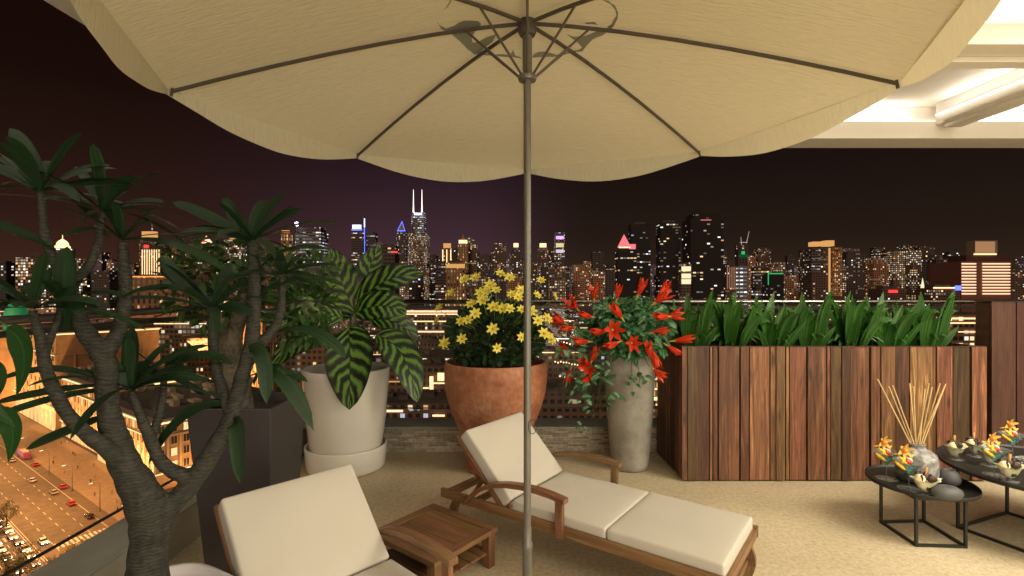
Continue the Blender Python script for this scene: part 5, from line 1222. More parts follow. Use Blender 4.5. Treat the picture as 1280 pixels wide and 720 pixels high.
for dx in (-5, 5):
    mb = MB(); o_ = Vector((t.location.x, t.location.y, GZ)); a = px(501.5+dx, 289, 1948)-o_; b_ = px(501.5, 276, 1948)-o_; b_.y += t['_d']/2; mb.tube([a, b_], [1.0, 1.0], 5); obj('neon_edge', mb, E_['blue'], t)
addbox(t, 'neon_edge', 'blue', 496.5, 506.5, 288, 289, 1948)
t = tower('blue_sign_tower', 'distant office tower with a glowing blue rooftop sign', 446.5, 14, 291, 1500, 'rows', roof=False)
addbox(t, 'sign', 'bluew', 440.5, 451.5, 281, 286, 1500); addbox(t, 'sign_halo', 'blue', 439.5, 452.5, 286.3, 288, 1500); 
t = tower('blue_mast_tower', 'office tower with a vertical blue light line and mast right of the blue rooftop sign', 462, 14, 291, 1520, 'rows')
addbox(t, 'mast', 'bluew', 455.0, 456.2, 273, 284, 1515); addbox(t, 'light_strip', 'blue', 455, 456, 284, 322, 1515)
t = tower('neon_office', 'dark office block with blue neon patches and a red lit corner behind the striped leaves', 478, 31, 306, 900, 'rows', roof=False)
cone(t, 'roof', metal_d, 472, 300, 306, 16, 905); addbox(t, 'neon', 'blue', 469, 474, 308, 313, 899); addbox(t, 'neon', 'red', 490, 497, 314, 316, 899)
t = tower('banded_round_tower', 'tower ringed by bright white floor bands with a dazzling lamp on its corner', 385, 32, 290, 1250, 'white', roof=False)
addbox(t, 'upper_floors', 'dots', 372, 400, 284, 290, 1255, 3, 40)
mb = MB(); c = px(371, 280, 1250) - Vector((t.location.x, t.location.y, GZ)); mb.lathe([(.01,-5)]+[(5*math.cos(a), 5*math.sin(a)) for a in (-1,-.5,0,.5,1)]+[(.01,5)], c, 12); obj('lamp', mb, emit('beacon', (.9,.85,1), 9), t, smooth=True)
addbox(t, 'mast', metal_d, 370.6, 371.4, 282, 292, 1250, -.5, .5)
t = tower('orange_lit_tower', 'slim tower washed in orange red light left of the banded tower', 357, 11, 292, 1250, 'glow'); addbox(t, 'crown', 'orange', 352, 362, 288, 291, 1252)
t = tower('domed_hall', 'building with a small floodlit dome on its roof behind the plant stems', 291, 22, 299, 1100, 'shop', roof=False)
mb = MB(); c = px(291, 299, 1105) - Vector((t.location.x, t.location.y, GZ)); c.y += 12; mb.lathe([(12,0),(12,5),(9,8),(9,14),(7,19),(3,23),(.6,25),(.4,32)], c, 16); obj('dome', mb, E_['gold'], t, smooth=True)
t = tower('gabled_tower', 'building with an illuminated red and white pyramid roof', 254, 17, 304, 1150, 'dots2', roof=False); cone(t, 'pyramid_roof', E_['peach'], 254, 294, 304, 12, 1150); addbox(t, 'sign', 'red', 252, 256, 300, 303, 1149)
t = tower('white_sign_tower', 'dim building carrying a small white lit sign next to the illuminated pyramid roof', 241, 10, 305, 1180, 'dots'); addbox(t, 'sign', 'white', 239.5, 245, 300, 304, 1179)
t = tower('crown_lit_tower', 'distant tower with a floodlit cornice and needle spire above the palm-like leaves', 184, 20, 297, 1300, 'dense', roof=False)
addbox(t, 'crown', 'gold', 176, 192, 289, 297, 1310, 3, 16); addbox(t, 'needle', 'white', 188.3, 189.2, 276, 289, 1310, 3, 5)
t = tower('striped_tower', 'tower with thin white vertical light lines and a red roof sign', 188, 26, 310, 1000, 'dots2'); 
for k in range(8): addbox(t, 'light_strip', E_['warm'], 177.5+k*3, 178.0+k*3, 312, 343, 999)
addbox(t, 'sign', 'red', 180, 186, 306, 309.5, 999)
t = tower('lattice_lit_tower', 'white lit lattice framed tower top behind the plant', 201, 9, 306, 1020, 'white')
t = tower('red_framed_tower', 'narrow tower with orange red framed top behind the shrub', 219, 11, 304, 1050, 'glow')
t = tower('domed_palace', 'old palace like building with a glowing white dome and spire', 73, 18, 310, 900, 'shop', roof=False)
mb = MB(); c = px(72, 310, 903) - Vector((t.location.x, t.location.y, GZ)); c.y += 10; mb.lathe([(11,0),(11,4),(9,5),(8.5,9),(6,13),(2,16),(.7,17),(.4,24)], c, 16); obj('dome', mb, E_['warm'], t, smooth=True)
tower('old_hotel', 'broad old hotel with floodlit facade and many lit windows below the dome', 46, 54, 322, 720, 'shop')
t = tower('yellow_crown_tower', 'stepped tower floodlit in yellow right of the twin spires', 558.5, 12, 310, 1500, 'dense', roof=False); addbox(t, 'crown', 'gold', 554, 563, 304, 310, 1505, 3, 14); addbox(t, 'light_strip', 'warm', 553, 554, 312, 345, 1499); addbox(t, 'light_strip', 'warm', 563, 564, 312, 345, 1499); addbox(t, 'light_strip', 'warm', 558, 559, 312, 335, 1499)
t = tower('pagoda_top_tower', 'pink orange tower with a tiered lit top and small spire', 578.5, 12, 306, 1450, 'glow', roof=False); addbox(t, 'lit_tier', 'warm', 573.5, 583.5, 300, 304, 1452, 0, 16); addbox(t, 'tier', stone_l, 574.5, 582.5, 304, 306, 1452, 2, 14); cone(t, 'spire', 'glow', 578.5, 292, 300, 6, 1455)
t = tower('white_cap_tower', 'stepped tower with a slanted white lamp on its shoulder', 590, 12, 306, 1480, 'dots2'); addbox(t, 'lamp', 'white', 585, 589.5, 297, 300, 1480, 3, 5); addbox(t, 'shoulder', 'dots2', 585, 593, 300, 306, 1480, 2, 16)
t = tower('glowing_podium', 'low podium glowing orange at the foot of the pagoda topped tower', 569, 24, 328, 1200, 'glow'); addbox(t, 'bright_wall', 'gold', 558, 581, 330, 335, 1199)
tower('lit_slab', 'slab tower with warm lit edges left of the parasol pole', 625, 16, 304, 1600, 'dots2')
t = tower('crown_lamp_tower', 'tower with a small orange crown lamp right behind the parasol pole', 645, 13, 311, 1550, 'dots'); addbox(t, 'crown', 'warm', 642, 648, 304, 309, 1552)
t = tower('lamp_crown_tower', 'dim tower topped by a glowing cream lantern right of the parasol pole', 679, 13, 312, 1500, 'dots2', roof=False); addbox(t, 'crown_base', stone_l, 673.5, 684.5, 309, 312, 1503, 2, 20); addbox(t, 'crown', 'warm', 675, 683, 304, 309, 1503, 4, 18)
t = tower('framed_screen_tower', 'narrow tower framed in white light with glowing screens', 699.5, 12.5, 292, 1550, 'dots', roof=False)
for a in ((693.3,705.8,291,292),(693.3,694.2,291,325),(705,705.8,291,325),(693.3,705.8,320,321)): addbox(t, 'light_strip', 'white', *a, 1549)
addbox(t, 'screen', 'purple', 695, 704.6, 295, 299, 1549); addbox(t, 'screen', emit('screen_warm', (.9,.75,.4), .9), 695, 704.6, 304, 309, 1549); addbox(t, 'screen', emit('screen_pale', (.8,.7,.8), .9), 695, 704.6, 312, 316, 1549)
tower('dotted_block', 'squat block with dense vertical rows of lit windows below the framed tower', 697, 20, 334, 1000, 'dense')
t = tower('pink_roof_tower', 'dark tower under a glowing pink pointed roof', 784, 23, 313, 1000, 'black', roof=False); cone(t, 'pointed_roof', 'pink', 782, 292, 308, 14, 1004); addbox(t, 'roof_lobe', 'pink', 788, 795, 305, 311, 1003, 2, 10); addbox(t, 'light_strip', 'warm', 773.5, 788, 308.5, 310, 999)
tower('black_tower', 'black tower with sparse lit windows behind the pink roofed one', 801, 24, 280, 1150, 'black')
tower('black_tower', 'black slab tower standing alone left of the widest dark tower', 838, 25, 278, 1100, 'black')
t = tower('black_tower', 'widest and tallest black tower with a flat raised top', 884, 41, 273, 950, 'black', roof=False); addbox(t, 'raised_top', FM['black'], 868, 901, 266, 273, 955, 3, 45); addbox(t, 'light_strip', E_['pink'], 876, 889, 274.6, 275.4, 949)
t = tower('cream_screen_block', 'small building with stacked glowing cream panels between two black towers', 857.5, 13, 330, 900, 'dots2'); 
for y in (333, 342, 349): addbox(t, 'screen', emit('cream_panel', (1,.85,.5), 1.1), 852, 863.5, y, y+6, 899)
t = tower('green_crane_tower', 'tower under construction with a green lamp and two pale crane jibs', 929, 12, 306, 1400, 'dots3', roof=False)
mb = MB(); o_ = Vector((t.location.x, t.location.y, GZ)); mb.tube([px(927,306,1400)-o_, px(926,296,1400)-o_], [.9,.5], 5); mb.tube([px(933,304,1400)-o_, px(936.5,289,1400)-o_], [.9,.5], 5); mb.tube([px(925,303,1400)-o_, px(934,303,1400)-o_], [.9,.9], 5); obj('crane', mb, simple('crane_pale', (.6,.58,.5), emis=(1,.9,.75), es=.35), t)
addbox(t, 'lamp', 'green', 927, 931, 314, 318, 1399); addbox(t, 'wash', emit('green_wash', (.02,.3,.08), .25), 924, 935, 318, 322, 1399)
t = tower('lit_pair_block', 'low tower with warm vertical light stripes under the crane', 914.5, 14, 332, 1050, 'dots2')
for k in range(5): addbox(t, 'light_strip', emit('dim_warm%d' % k if False else 'dim_warm', (.6,.3,.18), .5), 909+k*2.7, 910+k*2.7, 334, 361, 1049)
t = tower('pale_lit_block', 'pale bluish lit block beside the warm striped one', 928.5, 12, 332, 1040, 'white')
t = tower('orange_apartment', 'apartment tower with orange floodlit right side and bright white banded left side', 1034, 38, 310, 1100, 'dots2', roof=False)
for k in range(9): addbox(t, 'light_strip', 'white', 1013.5, 1025.5, 312.5+k*3.3, 313.6+k*3.3, 1099)
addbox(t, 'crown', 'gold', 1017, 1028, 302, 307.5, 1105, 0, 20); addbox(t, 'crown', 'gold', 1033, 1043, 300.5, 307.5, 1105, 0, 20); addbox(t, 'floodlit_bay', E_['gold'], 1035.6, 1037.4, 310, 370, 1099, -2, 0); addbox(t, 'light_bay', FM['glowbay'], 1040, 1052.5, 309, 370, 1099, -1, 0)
t = tower('green_edge_building', 'building outlined by a thin green light line', 970, 20, 343, 1000, 'black'); addbox(t, 'light_strip', 'green', 960, 979, 341.5, 342.6, 999); addbox(t, 'light_strip', 'green', 960, 960.8, 342, 356, 999)
t = tower('banded_hotel', 'broad hotel wrapped in peach coloured light bands at the right', 1233, 63, 327, 620, simple('hotel_wall', (.22,.10,.07), rough=.8), roof=False)
for k in range(11):
    addbox(t, 'light_band', 'peach', 1202, 1220, 329+k*3.75, 330.5+k*3.75, 619, -.4, 0); addbox(t, 'light_band', 'peach', 1228, 1262.5, 329+k*3.75, 330.5+k*3.75, 619, -.4, 0)
addbox(t, 'roof_house', stone_l, 1217, 1245, 301, 319, 640, -2, 10); addbox(t, 'light_strip', 'warm', 1217, 1245, 317, 318.6, 637, -.8, 0); addbox(t, 'roof_house_front', emit('lit_roof_panel', (.55,.28,.13), .75), 1219, 1243.5, 302, 316.5, 637.4, -.3, 0); addbox(t, 'roof_deck', simple('hotel_wall2', (.10,.05,.04), rough=.8), 1206, 1262, 319, 327, 640, -2, 25)
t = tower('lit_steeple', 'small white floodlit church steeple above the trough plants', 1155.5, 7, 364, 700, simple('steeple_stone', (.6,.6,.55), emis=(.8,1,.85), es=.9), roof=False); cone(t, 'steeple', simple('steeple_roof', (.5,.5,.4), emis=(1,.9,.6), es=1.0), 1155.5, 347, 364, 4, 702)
t = tower('red_sign_hall', 'low hall with a small red neon sign behind the trough plants', 1117, 30, 361, 650, 'near'); addbox(t, 'sign', 'red', 1111, 1122, 362.5, 366, 649)
t = tower('lit_eave_hall', 'low hall with a bright eave line and blue sign beside the banded hotel', 1183, 34, 360, 600, 'near'); addbox(t, 'light_strip', 'warm', 1167, 1196, 359, 360.6, 599); addbox(t, 'sign', 'blue', 1194, 1201, 357, 363, 598)

# --- generic skyline
GL = 'dim distant apartment tower speckled with lit windows on the skyline'; GG = 'dim towers along the skyline'
def gen(x, w, yt, Y, mat): tower('distant_tower', GL, x, w, yt, Y, mat, group=GG, roof=rng.random() < .6, rot=R(rng.uniform(-14, 14)))
x = -30
while x < 1310:
    # three ranks of depth
    base = 322 if x < 430 else 318 if x < 660 else 322 if x < 860 else 318 if x < 1060 else 313
    w = rng.uniform(8, 17); 
    if not (1196 < x < 1270): gen(x, w, base + rng.uniform(-8, 14), rng.uniform(1700, 2600), rng.choice(('dots','dots2','dots3','ochre','rows','violet')))
    x += w*rng.uniform(.85, 1.25)
x = -30
while x < 1310:
    w = rng.uniform(12, 24); yt = 336 + rng.uniform(-10, 12)
    if 1060 < x < 1190: yt = 318 + rng.uniform(-6, 10)
    if not (1190 < x < 1270): gen(x, w, yt, rng.uniform(1150, 1450), rng.choice(('dots','dots2','dots3','dense','rows','ochre')))
    x += w*rng.uniform(1.0, 1.7)
# --- low blocks filling the mid distance
def clear_of_avenue(X, Y, m=20):
    n = AN.x*X + AN.y*Y; return not (0-m < n < 84+m) 
LLn = ('low dark city block with scattered lit windows', 'low city blocks between the near streets and the skyline')
LLs = ('low city block with a warm light line along its eaves', 'low city blocks edged with light lines')
cnt = 0
for row, Y in enumerate((400, 470, 550, 640, 740, 860, 990)):
    x = -60 + rng.uniform(0, 20)
    while x < 1340:
        w = rng.uniform(26, 62) * 470/Y * .8; X = (x-640)/F*Y; H = rng.uniform(10, 38)
        n_ = AN.x*X + AN.y*Y
        if (Y < 480 and x < 260) or not clear_of_avenue(X, Y) or (x > 1190 and Y > 590 and Y < 760): x += w*1.1; continue
        yt = 360 - (GZ + H - EYE)/Y*F; ls = rng.random() < (.75 if x < 430 else .40)
        W_ = w/F*Y; D_ = min(60, W_*rng.uniform(.5, 1.0)); th = thing('city_block', (LLs if ls else LLn)[0], 'building', (X, Y, GZ), R(rng.uniform(-12, 12)), (LLs if ls else LLn)[1])
        mb = MB(); mb.box(-W_/2, W_/2, -D_/2, D_/2, 0, H, grain=False); obj('walls', mb, FM[rng.choice(('near2','shop','shop','glow') if x < 430 else ('near','near2','near','shop'))], th)
        mb = MB(); mb.box(-W_/2-.4, W_/2+.4, -D_/2-.4, D_/2+.4, H, H+.9, grain=False)
        for k in range(rng.randint(1, 4)):
            rx, ry, rs = rng.uniform(-.35,.35)*W_, rng.uniform(-.3,.3)*D_, rng.uniform(2, 6); mb.box(rx-rs/2, rx+rs/2, ry-rs/2, ry+rs/2, H+.9, H+.9+rng.uniform(1.5,4), grain=False)
        obj('roof', mb, roof_m, th)
        if ls:
            mb = MB(); mb.box(-W_/2, W_/2, -D_/2-.75, -D_/2-.45, H-.9, H-.3, grain=False)
            if rng.random() < .5: mb.box(-W_/2, W_/2, -D_/2-.6, -D_/2-.3, H*.5, H*.5+.5, grain=False)
            obj('light_strip', mb, E_[rng.choice(('warm','warm','peach','white'))], th)
        cnt += 1; x += w*rng.uniform(1.05, 1.5)

# --- nearer blocks seen through the glass between the pots (photograph x-range, roof line y, distance, strips)
def block(name, label, x0, x1, yt, Y, mat, D_=30, strips=(), group=None):
    t = tower(name, label, (x0+x1)/2, x1-x0, yt, Y, mat, depth=D_, roof=False, group=group)
    w, h, d = t['_w'], t['_h'], t['_d']; mb = MB(); mb.box(-w/2-.3, w/2+.3, -d/2-.3, d/2+.3, h, h+.8, grain=False)
    for k in range(4): rx, ry = rng.uniform(-.4,.4)*w, rng.uniform(-.35,.35)*d; mb.box(rx-2, rx+2, ry-1.5, ry+1.5, h+.8, h+2.6, grain=False)
    obj('roof', mb, roof_m, t)
    for (a, b_, y0, y1, m) in strips: addbox(t, 'light_strip', m, a, b_, y0, y1, Y, -.9, -.45)
    return t
block('arcade_building', 'long arcaded building with glowing upper eaves between the striped plant and the yellow flowers', 484, 600, 386, 420, 'near2', 34, [(484,600,388,390.5,'peach'),(484,600,392,393.3,'warm'),(484,560,413.5,415.5,'peach'),(500,560,401,402.2,'warm'),(520,560,427,428.5,'gold')])
block('low_arcade', 'low flat roofed building under the glowing arcade', 470, 575, 448, 320, 'shop', 40, [(521,551,449,451,'white'),(480,575,470,471.5,'warm')])
t = block('lit_column_hall', 'hall with a tall glowing orange column light seen through the glass', 476, 566, 458, 255, 'near', 16, [(476,512,496,498.5,'peach'),(541,556,478,479.5,'warm'),(512,536,484,485.5,'warm'),(480,500,476,477.5,'gold')]); addbox(t, 'column_light', 'warm', 537.5, 542, 470, 503, 255, -1.4, -.9); addbox(t, 'window', 'warm', 547, 556, 466, 476, 255, -.3, -.1)
block('street_shops', 'bright shop roofs just above the kerb next to the white pot', 462, 566, 506, 205, 'near', 22, [(466,504,512,514.5,'peach'),(512,525,511,513,'white'),(541,556,518,520,'warm')])
block('grey_roof_hall', 'wide grey roofed hall with tiny string lights between the two flower pots', 672, 768, 440, 300, 'near', 60, [(676,724,426+14,427+14,'warm')])
t = block('grey_roof_hall', 'lower grey roofed hall directly above the kerb between the two flower pots', 660, 780, 492, 215, 'near', 30, [])
# string lights on it
t2 = thing('string_lights', 'strings of tiny warm bulbs over the roofs between the flower pots', 'lights', (px(720,470,260).x, 260, GZ))
bulb = MB(); bulb.lathe([(.01,-.45),(.4,-.2),(.4,.2),(.01,.45)], (0,0,0), 8); bmh = bulb.mesh('bulb'); bmh.materials.append(E_['warm'])
for (x0, y0, x1, y1, k_) in ((690,425,716,430,8),(694,452,722,456,9),(684,489,762,492,12),(700,470,745,478,8),(815,505,826,507,3),(690,478,700,484,3)):
    wire = MB(); 
    pts = []
    for k in range(k_):
        q = k/max(1, k_-1); p = px(x0+(x1-x0)*q, y0+(y1-y0)*q + rng.uniform(-1,1), 250); o = obj('bulb', bmh, None, t2); o.location = p - t2.location; pts.append(p - t2.location + Vector((0,0,.45)))
    wire.tube([pts[0]*1 + Vector((0,0,-8))]+pts+[pts[-1]+Vector((0,0,-8))], .05, 4); obj('wire', wire, metal_d, t2)
block('corner_shops', 'lit shop row with glowing pillars seen above the bare end of the trough', 1150, 1245, 394, 330, 'shop', 30, [(1185,1222,391+6,393+6,'warm'),(1187,1222,403,404.5,'warm'),(1197,1222,414,415.5,'peach')])
block('dark_slab', 'dark flat roofed slab seen above the trough plants', 880, 1140, 392, 380, 'near', 50, [(900,1010,395,396,'warm'),(1020,1130,399,400,'peach')])
block('mid_shops', 'low shop row behind the red lilies', 780, 870, 470, 260, 'shop', 30, [(812,830,485,487,'warm'),(790,860,473,474.5,'peach'),(816,828,496,500,'warm')])
block('long_brick_building', 'long dark brick building with rows of small white windows behind the left plant', 122, 330, 402, 430, 'shop', 40, [(122,330,404,405,'warm')])
block('stepped_brick_building', 'second dark brick terrace behind the left plant, lower than the long one', 215, 400, 424, 360, 'near2', 36, [(240,300,430,431,'warm')])
block('flat_orange_building', 'flat orange lit building with a top row of windows under the skyline at the left', 163, 236, 346, 640, 'glow', 30, [(163,236,345,346.6,'orange')])
block('shrub_side_building', 'dark building with scattered lights between the dark planter and the white pot', 330, 420, 430, 300, 'near', 30, [])

# --- floodlit facades by the avenue
wall_o = simple('ochre_stone', (.46,.30,.16), rough=.85, noise_amt=.18, scale=.25); wall_b = simple('beige_stone', (.46,.33,.20), rough=.85, noise_amt=.15, scale=.3)
dark_win = simple('dark_window', (.03,.028,.03), rough=.2); lit_win = emit('lit_window', (1,.66,.32), 1.5); sill_m = simple('pale_trim', (.58,.47,.33), rough=.8)
def palace(name, label, s0, s1, n0, n1, H, floors, bays, wall, ns=None, strips=True, litp=.25, maxw=96):
    o = av((s0+s1)/2, (n0+n1)/2); t = thing(name, label, 'building', (o.x, o.y, GZ), math.atan2(AU.y, AU.x))
    L, D = s1-s0, n1-n0        # local x along the avenue; local y: the avenue lies on +y (AN turned) or -y
    # rotation takes +x to AU; local +y goes to (-AU.y, AU.x) = (-.58,-.814) = -AN : the avenue side is +y
    mb = MB(); mb.box(-L/2, L/2, -D/2, D/2, 0, H, grain=False); obj('walls', mb, wall, t)
    mb = MB()
    for z, pr, hh in ((H-.2, 1.1, 1.0), (H*.78, .5, .5), (H*.24, .6, .6)):
        mb.box(-L/2-pr, L/2+pr, -D/2-pr, D/2+pr, z, z+hh, grain=False)
    nb = bays
    for k in range(nb+1):
        x = -L/2 + L*k/nb; mb.box(x-.35, x+.35, D/2+.002, D/2+.45, H*.25, H*.78, grain=False)
    obj('cornice', mb, sill_m, t)
    mb = MB(); mb.box(-L/2+2, L/2-2, -D/2+2, D/2-2, H+.81, H+3.6, grain=False); obj('attic', mb, roof_m, t)
    fh = H*.74/floors; bw = L/nb; ww, wh = bw*.46, fh*.62
    frame = MB(); frame.box(-ww/2-.18, ww/2+.18, 0, .22, -wh/2-.18, -wh/2, grain=False); frame.box(-ww/2-.18, ww/2+.18, 0, .22, wh/2, wh/2+.18, grain=False); frame.box(-ww/2-.18, -ww/2, 0, .22, -wh/2, wh/2, grain=False); frame.box(ww/2, ww/2+.18, 0, .22, -wh/2, wh/2, grain=False); frame.box(-.05, .05, 0, .16, -wh/2, wh/2, grain=False)
    fm = frame.mesh('window'); pane = MB(); pane.box(-ww/2, ww/2, .02, .1, -wh/2, wh/2, grain=False); fm.materials.append(sill_m); pmd = pane.mesh('pane'); pmd.materials.append(dark_win); pml = pane.mesh('pane_lit'); pml.materials.append(lit_win)
    c = 0
    sides = [('+y', L, nb, D/2)]
    for f in range(floors):
        for b_ in range(nb):
            if c >= maxw: break
            w = obj('window', fm, None, t); w.location = (-L/2+bw*(b_+.5), D/2+.004, H*.25+fh*(f*.97+.55) - (0 if f else .4)); c += 1
            obj('pane', pml if rng.random() < litp else pmd, None, w)
    nbe = max(3, round(D/bw)); be = D/nbe
    for f in range(floors):
        for b_ in range(nbe):
            if c >= 99: break
            w = obj('window', fm, None, t); w.location = (-L/2-.004, D/2-be*(b_+.5), H*.25+fh*(f*.97+.55)-(0 if f else .4)); w.rotation_euler = (0,0,PI/2); c += 1
            obj('pane', pml if rng.random() < litp else pmd, None, w)
    mb = MB()
    for k in range(nbe+1): y = -D/2+be*k; mb.box(-L/2-.45, -L/2-.003, y-.35, y+.35, H*.25, H*.78, grain=False)
    for k in range(26):
        x, y, q = rng.uniform(-.46,.46)*L, rng.uniform(-.42,.42)*D, rng.uniform(.8, 3); mb.box(x-q, x+q, y-q*.6, y+q*.6, H+3.61, H+3.6+rng.uniform(.8,2.6), grain=False)
    obj('end_pilasters', mb, sill_m, t)
    if strips:
        mb = MB(); mb.box(-L/2, L/2, D/2+1.12, D/2+1.35, H-.35, H+.25, grain=False); mb.box(-L/2-1.35, -L/2-1.12, -D/2, D/2, H-.35, H+.25, grain=False); mb.box(-L/2, L/2, D/2+.62, D/2+.74, H*.24, H*.24+.35, grain=False); mb.box(-L/2, L/2, D/2+.52, D/2+.62, H*.78, H*.78+.3, grain=False); mb.box(-L/2-.74, -L/2-.62, -D/2, D/2, H*.24, H*.24+.35, grain=False); obj('light_strip', mb, E_['warm'], t)
    mb = MB()
    for k in range(nb): x = -L/2+bw*(k+.5); mb.box(x-bw*.28, x+bw*.28, D/2+.003, D/2+.12, .3, H*.19, grain=False)
    obj('shop_windows', mb, emit('shop_light', (1,.60,.26), 1.3), t)
    return t
# avenue coordinates: corner of the first palace at (-134,192) -> s, n
def sn(X, Y): 
    det = AU.x*AN.y-AU.y*AN.x; return ((X*AN.y-Y*AN.x)/det, (-X*AU.y+Y*AU.x)/det)
s_c, n_c = sn(-134, 192)
palace('corner_palace', 'floodlit stone palace on the street corner with bright cornice lines behind the plant trunk', s_c, s_c+62, n_c, n_c+52, 25.5, 4, 14, wall_b)
palace('columned_palace', 'beige floodlit palace with tall pilasters further up the avenue', s_c+66, s_c+128, n_c+3, n_c+45, 30, 4, 12, wall_b)
palace('tall_beige_palace', 'tall beige facade with close vertical ribs at the left border', s_c+134, s_c+235, n_c+2, n_c+50, 52, 8, 12, wall_b, litp=.12)
palace('orange_block', 'orange plastered block with small dark windows rising behind the beige palaces', s_c+62, s_c+112, n_c+75, n_c+120, 58, 7, 8, wall_o, strips=False, litp=.05)
palace('orange_block', 'wide orange building with pale green dome lights below the old hotel', s_c+120, s_c+200, n_c+110, n_c+160, 66, 6, 12, wall_o, strips=True, litp=.2)
palace('far_palace', 'pale palace at the far end of the avenue', s_c+250, s_c+330, n_c, n_c+40, 34, 5, 14, wall_b)
gd = thing('green_dome', 'small dome washed in green light on a rooftop at the left border', 'dome', (px(20,388,330).x, 330, px(20,388,330).z-14))
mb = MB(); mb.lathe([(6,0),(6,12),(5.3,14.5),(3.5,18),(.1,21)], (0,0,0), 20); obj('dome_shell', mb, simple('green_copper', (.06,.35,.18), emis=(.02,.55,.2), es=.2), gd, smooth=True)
mb = MB(); mb.box(-9,9,-9,9,GZ-gd.location.z, 0, grain=False); obj('dome_base', mb, wall_o, gd)
def flood(s, n, z, size, power, tgt, col=(1,.50,.20)):
    p = av(s, n, z); area_light('floodlight', tuple(p), size, power, col, target=tuple(av(*tgt)))
AV_N = (n_c-16)
for s in (s_c+15, s_c+50, s_c+95, s_c+150, s_c+200, s_c+270):
    flood(s, n_c-9, 3.5, (30, 2), 21000, (s, n_c+2, 20), (1,.42,.13))
flood(s_c+85, n_c+55, 28, (40, 10), 70000, (s_c+87, n_c+76, 48), (1,.42,.13))
flood(s_c+160, n_c+85, 35, (60, 10), 90000, (s_c+160, n_c+112, 55), (1,.42,.13))
flood(s_c+180, n_c-20, 22, (80, 10), 34000, (s_c+184, n_c+2, 45), (1,.42,.13))
for (x_, y_, w_, h_, p_) in ((-330, 560, 260, 160, 110000), (-560, 720, 300, 220, 150000), (-210, 760, 260, 200, 110000), (-420, 980, 500, 200, 160000), (40, 520, 260, 160, 60000), (330, 620, 300, 200, 60000)):
    area_light('street_fill', (x_, y_, -28), (w_, h_), p_, (1,.50,.20), rot=(0,0,0))  # broad unseen panels added in place of the many street lamps below
# side wall of the corner palace
area_light('floodlight', tuple(av(s_c-10, n_c+22, 3)), (30, 2), 9000, (1,.42,.13), target=tuple(av(s_c+2, n_c+24, 18)))
# broad unseen panels added over the avenue, in place of the masts' light
for s in (175, 235, 300, 380, 470): area_light('avenue_fill', tuple(av(s, 45, 24)), (46, 24), 42000, (1,.43,.14), rot=(0,0,math.atan2(AU.y, AU.x)))
lm = thing('street_lamp', 'x', 'street lamp', (0,0,0), 0, 'street lamps along the avenue')
mb = MB(); mb.tube([(0,0,0),(0,0,9),(0,.5,10.2),(0,2.2,10.6)], [.16,.11,.09,.07], 8); obj('post', mb, metal_d, lm, smooth=True)
mb = MB(); mb.box(-.2,.2,1.9,3.1,10.45,10.62, grain=False); hd = obj('lamp_head', mb, metal_d, lm); mb = MB(); mb.box(-.17,.17,1.95,3.05,10.40,10.44, grain=False); obj('lens', mb, emit('lamp_lens', (1,.75,.45), 12), hd)
k = 0
for s in range(150, 420, 30):
    for n, rz in ((61, 1), (22.6, 0)):
        o = lm if k == 0 else copy_tree(lm); o.location = av(s+(7 if rz else 0), n); a = math.atan2(AU.y, AU.x); o.rotation_euler = (0,0,a+(0 if rz else PI)); o['label'] = 'grey street lamp on a tall curved post beside the avenue'; k += 1

# vehicles
def car(col, name='car'):
    cm = simple('car_paint', col, rough=.3, coat=.5, metal=.1)
    t = thing('parked_car' if False else 'car', 'x', 'car', (0,0,0))
    mb = MB(); prof = [(-2.2,.45),(-2.25,.75),(-2.1,.92),(-1.3,1.0),(1.0,.98),(2.0,.85),(2.25,.68),(2.25,.42)]
    w = .88
    for s_ in (-1, 1): mb.face([(x, s_*w, z) for x, z in (prof if s_ < 0 else prof[::-1])])
    for i in range(len(prof)):
        (a, az), (b_, bz) = prof[i], prof[(i+1) % len(prof)]; mb.quad((a,-w,az),(a,w,az),(b_,w,bz),(b_,-w,bz))
    roofp = [(-1.0,1.38),(.35,1.40)]
    mb.quad((-1.05,-.66,1.42),(.40,-.66,1.42),(.40,.66,1.42),(-1.05,.66,1.42))
    obj('body', mb, cm, t, bevel=.06)
    mb = MB(); lo = [(-1.75,-.84,.98),(1.15,-.84,.97),(1.15,.84,.97),(-1.75,.84,.98)]; hi = [(-1.1,-.66,1.40),(.42,-.66,1.40),(.42,.66,1.40),(-1.1,.66,1.40)]
    for i in range(4): mb.quad(lo[i], lo[(i+1)%4], hi[(i+1)%4], hi[i])
    obj('windows', mb, dark_win, t)
    for x in (-1.4, 1.4):
        for y in (-.86, .86):
            mb = MB(); mb.tube([(x, y-.1, .33), (x, y+.1, .33)], .33, 14); obj('wheel', mb, simple('tyre', (.02,.02,.02), rough=.8) if 'tyre' not in bpy.data.materials else bpy.data.materials['tyre'], t)
    for y in (-.6, .6):
        mb = MB(); mb.box(2.2, 2.28, y-.18, y+.18, .6, .76, grain=False); obj('headlight', mb, HL, t)
        mb = MB(); mb.box(-2.28, -2.2, y-.16, y+.16, .68, .84, grain=False); obj('tail_light', mb, E_['red'], t)
    return t
HL = emit('headlight', (1,.95,.85), 40)
protos = {'white': car((.75,.75,.74)), 'silver': car((.4,.4,.42)), 'red': car((.5,.03,.03)), 'black': car((.02,.02,.022))}
used = set(); au_a = math.atan2(AU.y, AU.x)
CARS = [((40,602),'white',0,'white car driving alone in the middle of the avenue'),((67,617),'silver',0,'silver car behind the lone white car on the avenue'),((78,610),'red',0,'red car beside the silver one on the avenue'),((44,582),'red',0,'red car following the coach'),((15,577),'silver',0,'silver car next to the coach'),((89,631),'red',0,'dark red car near the zebra crossing'),((112,647),'black',0,'black car nearest the kerb at the crossing'),((54,679),'white',PI,'white car turning at the lower end of the queue')]
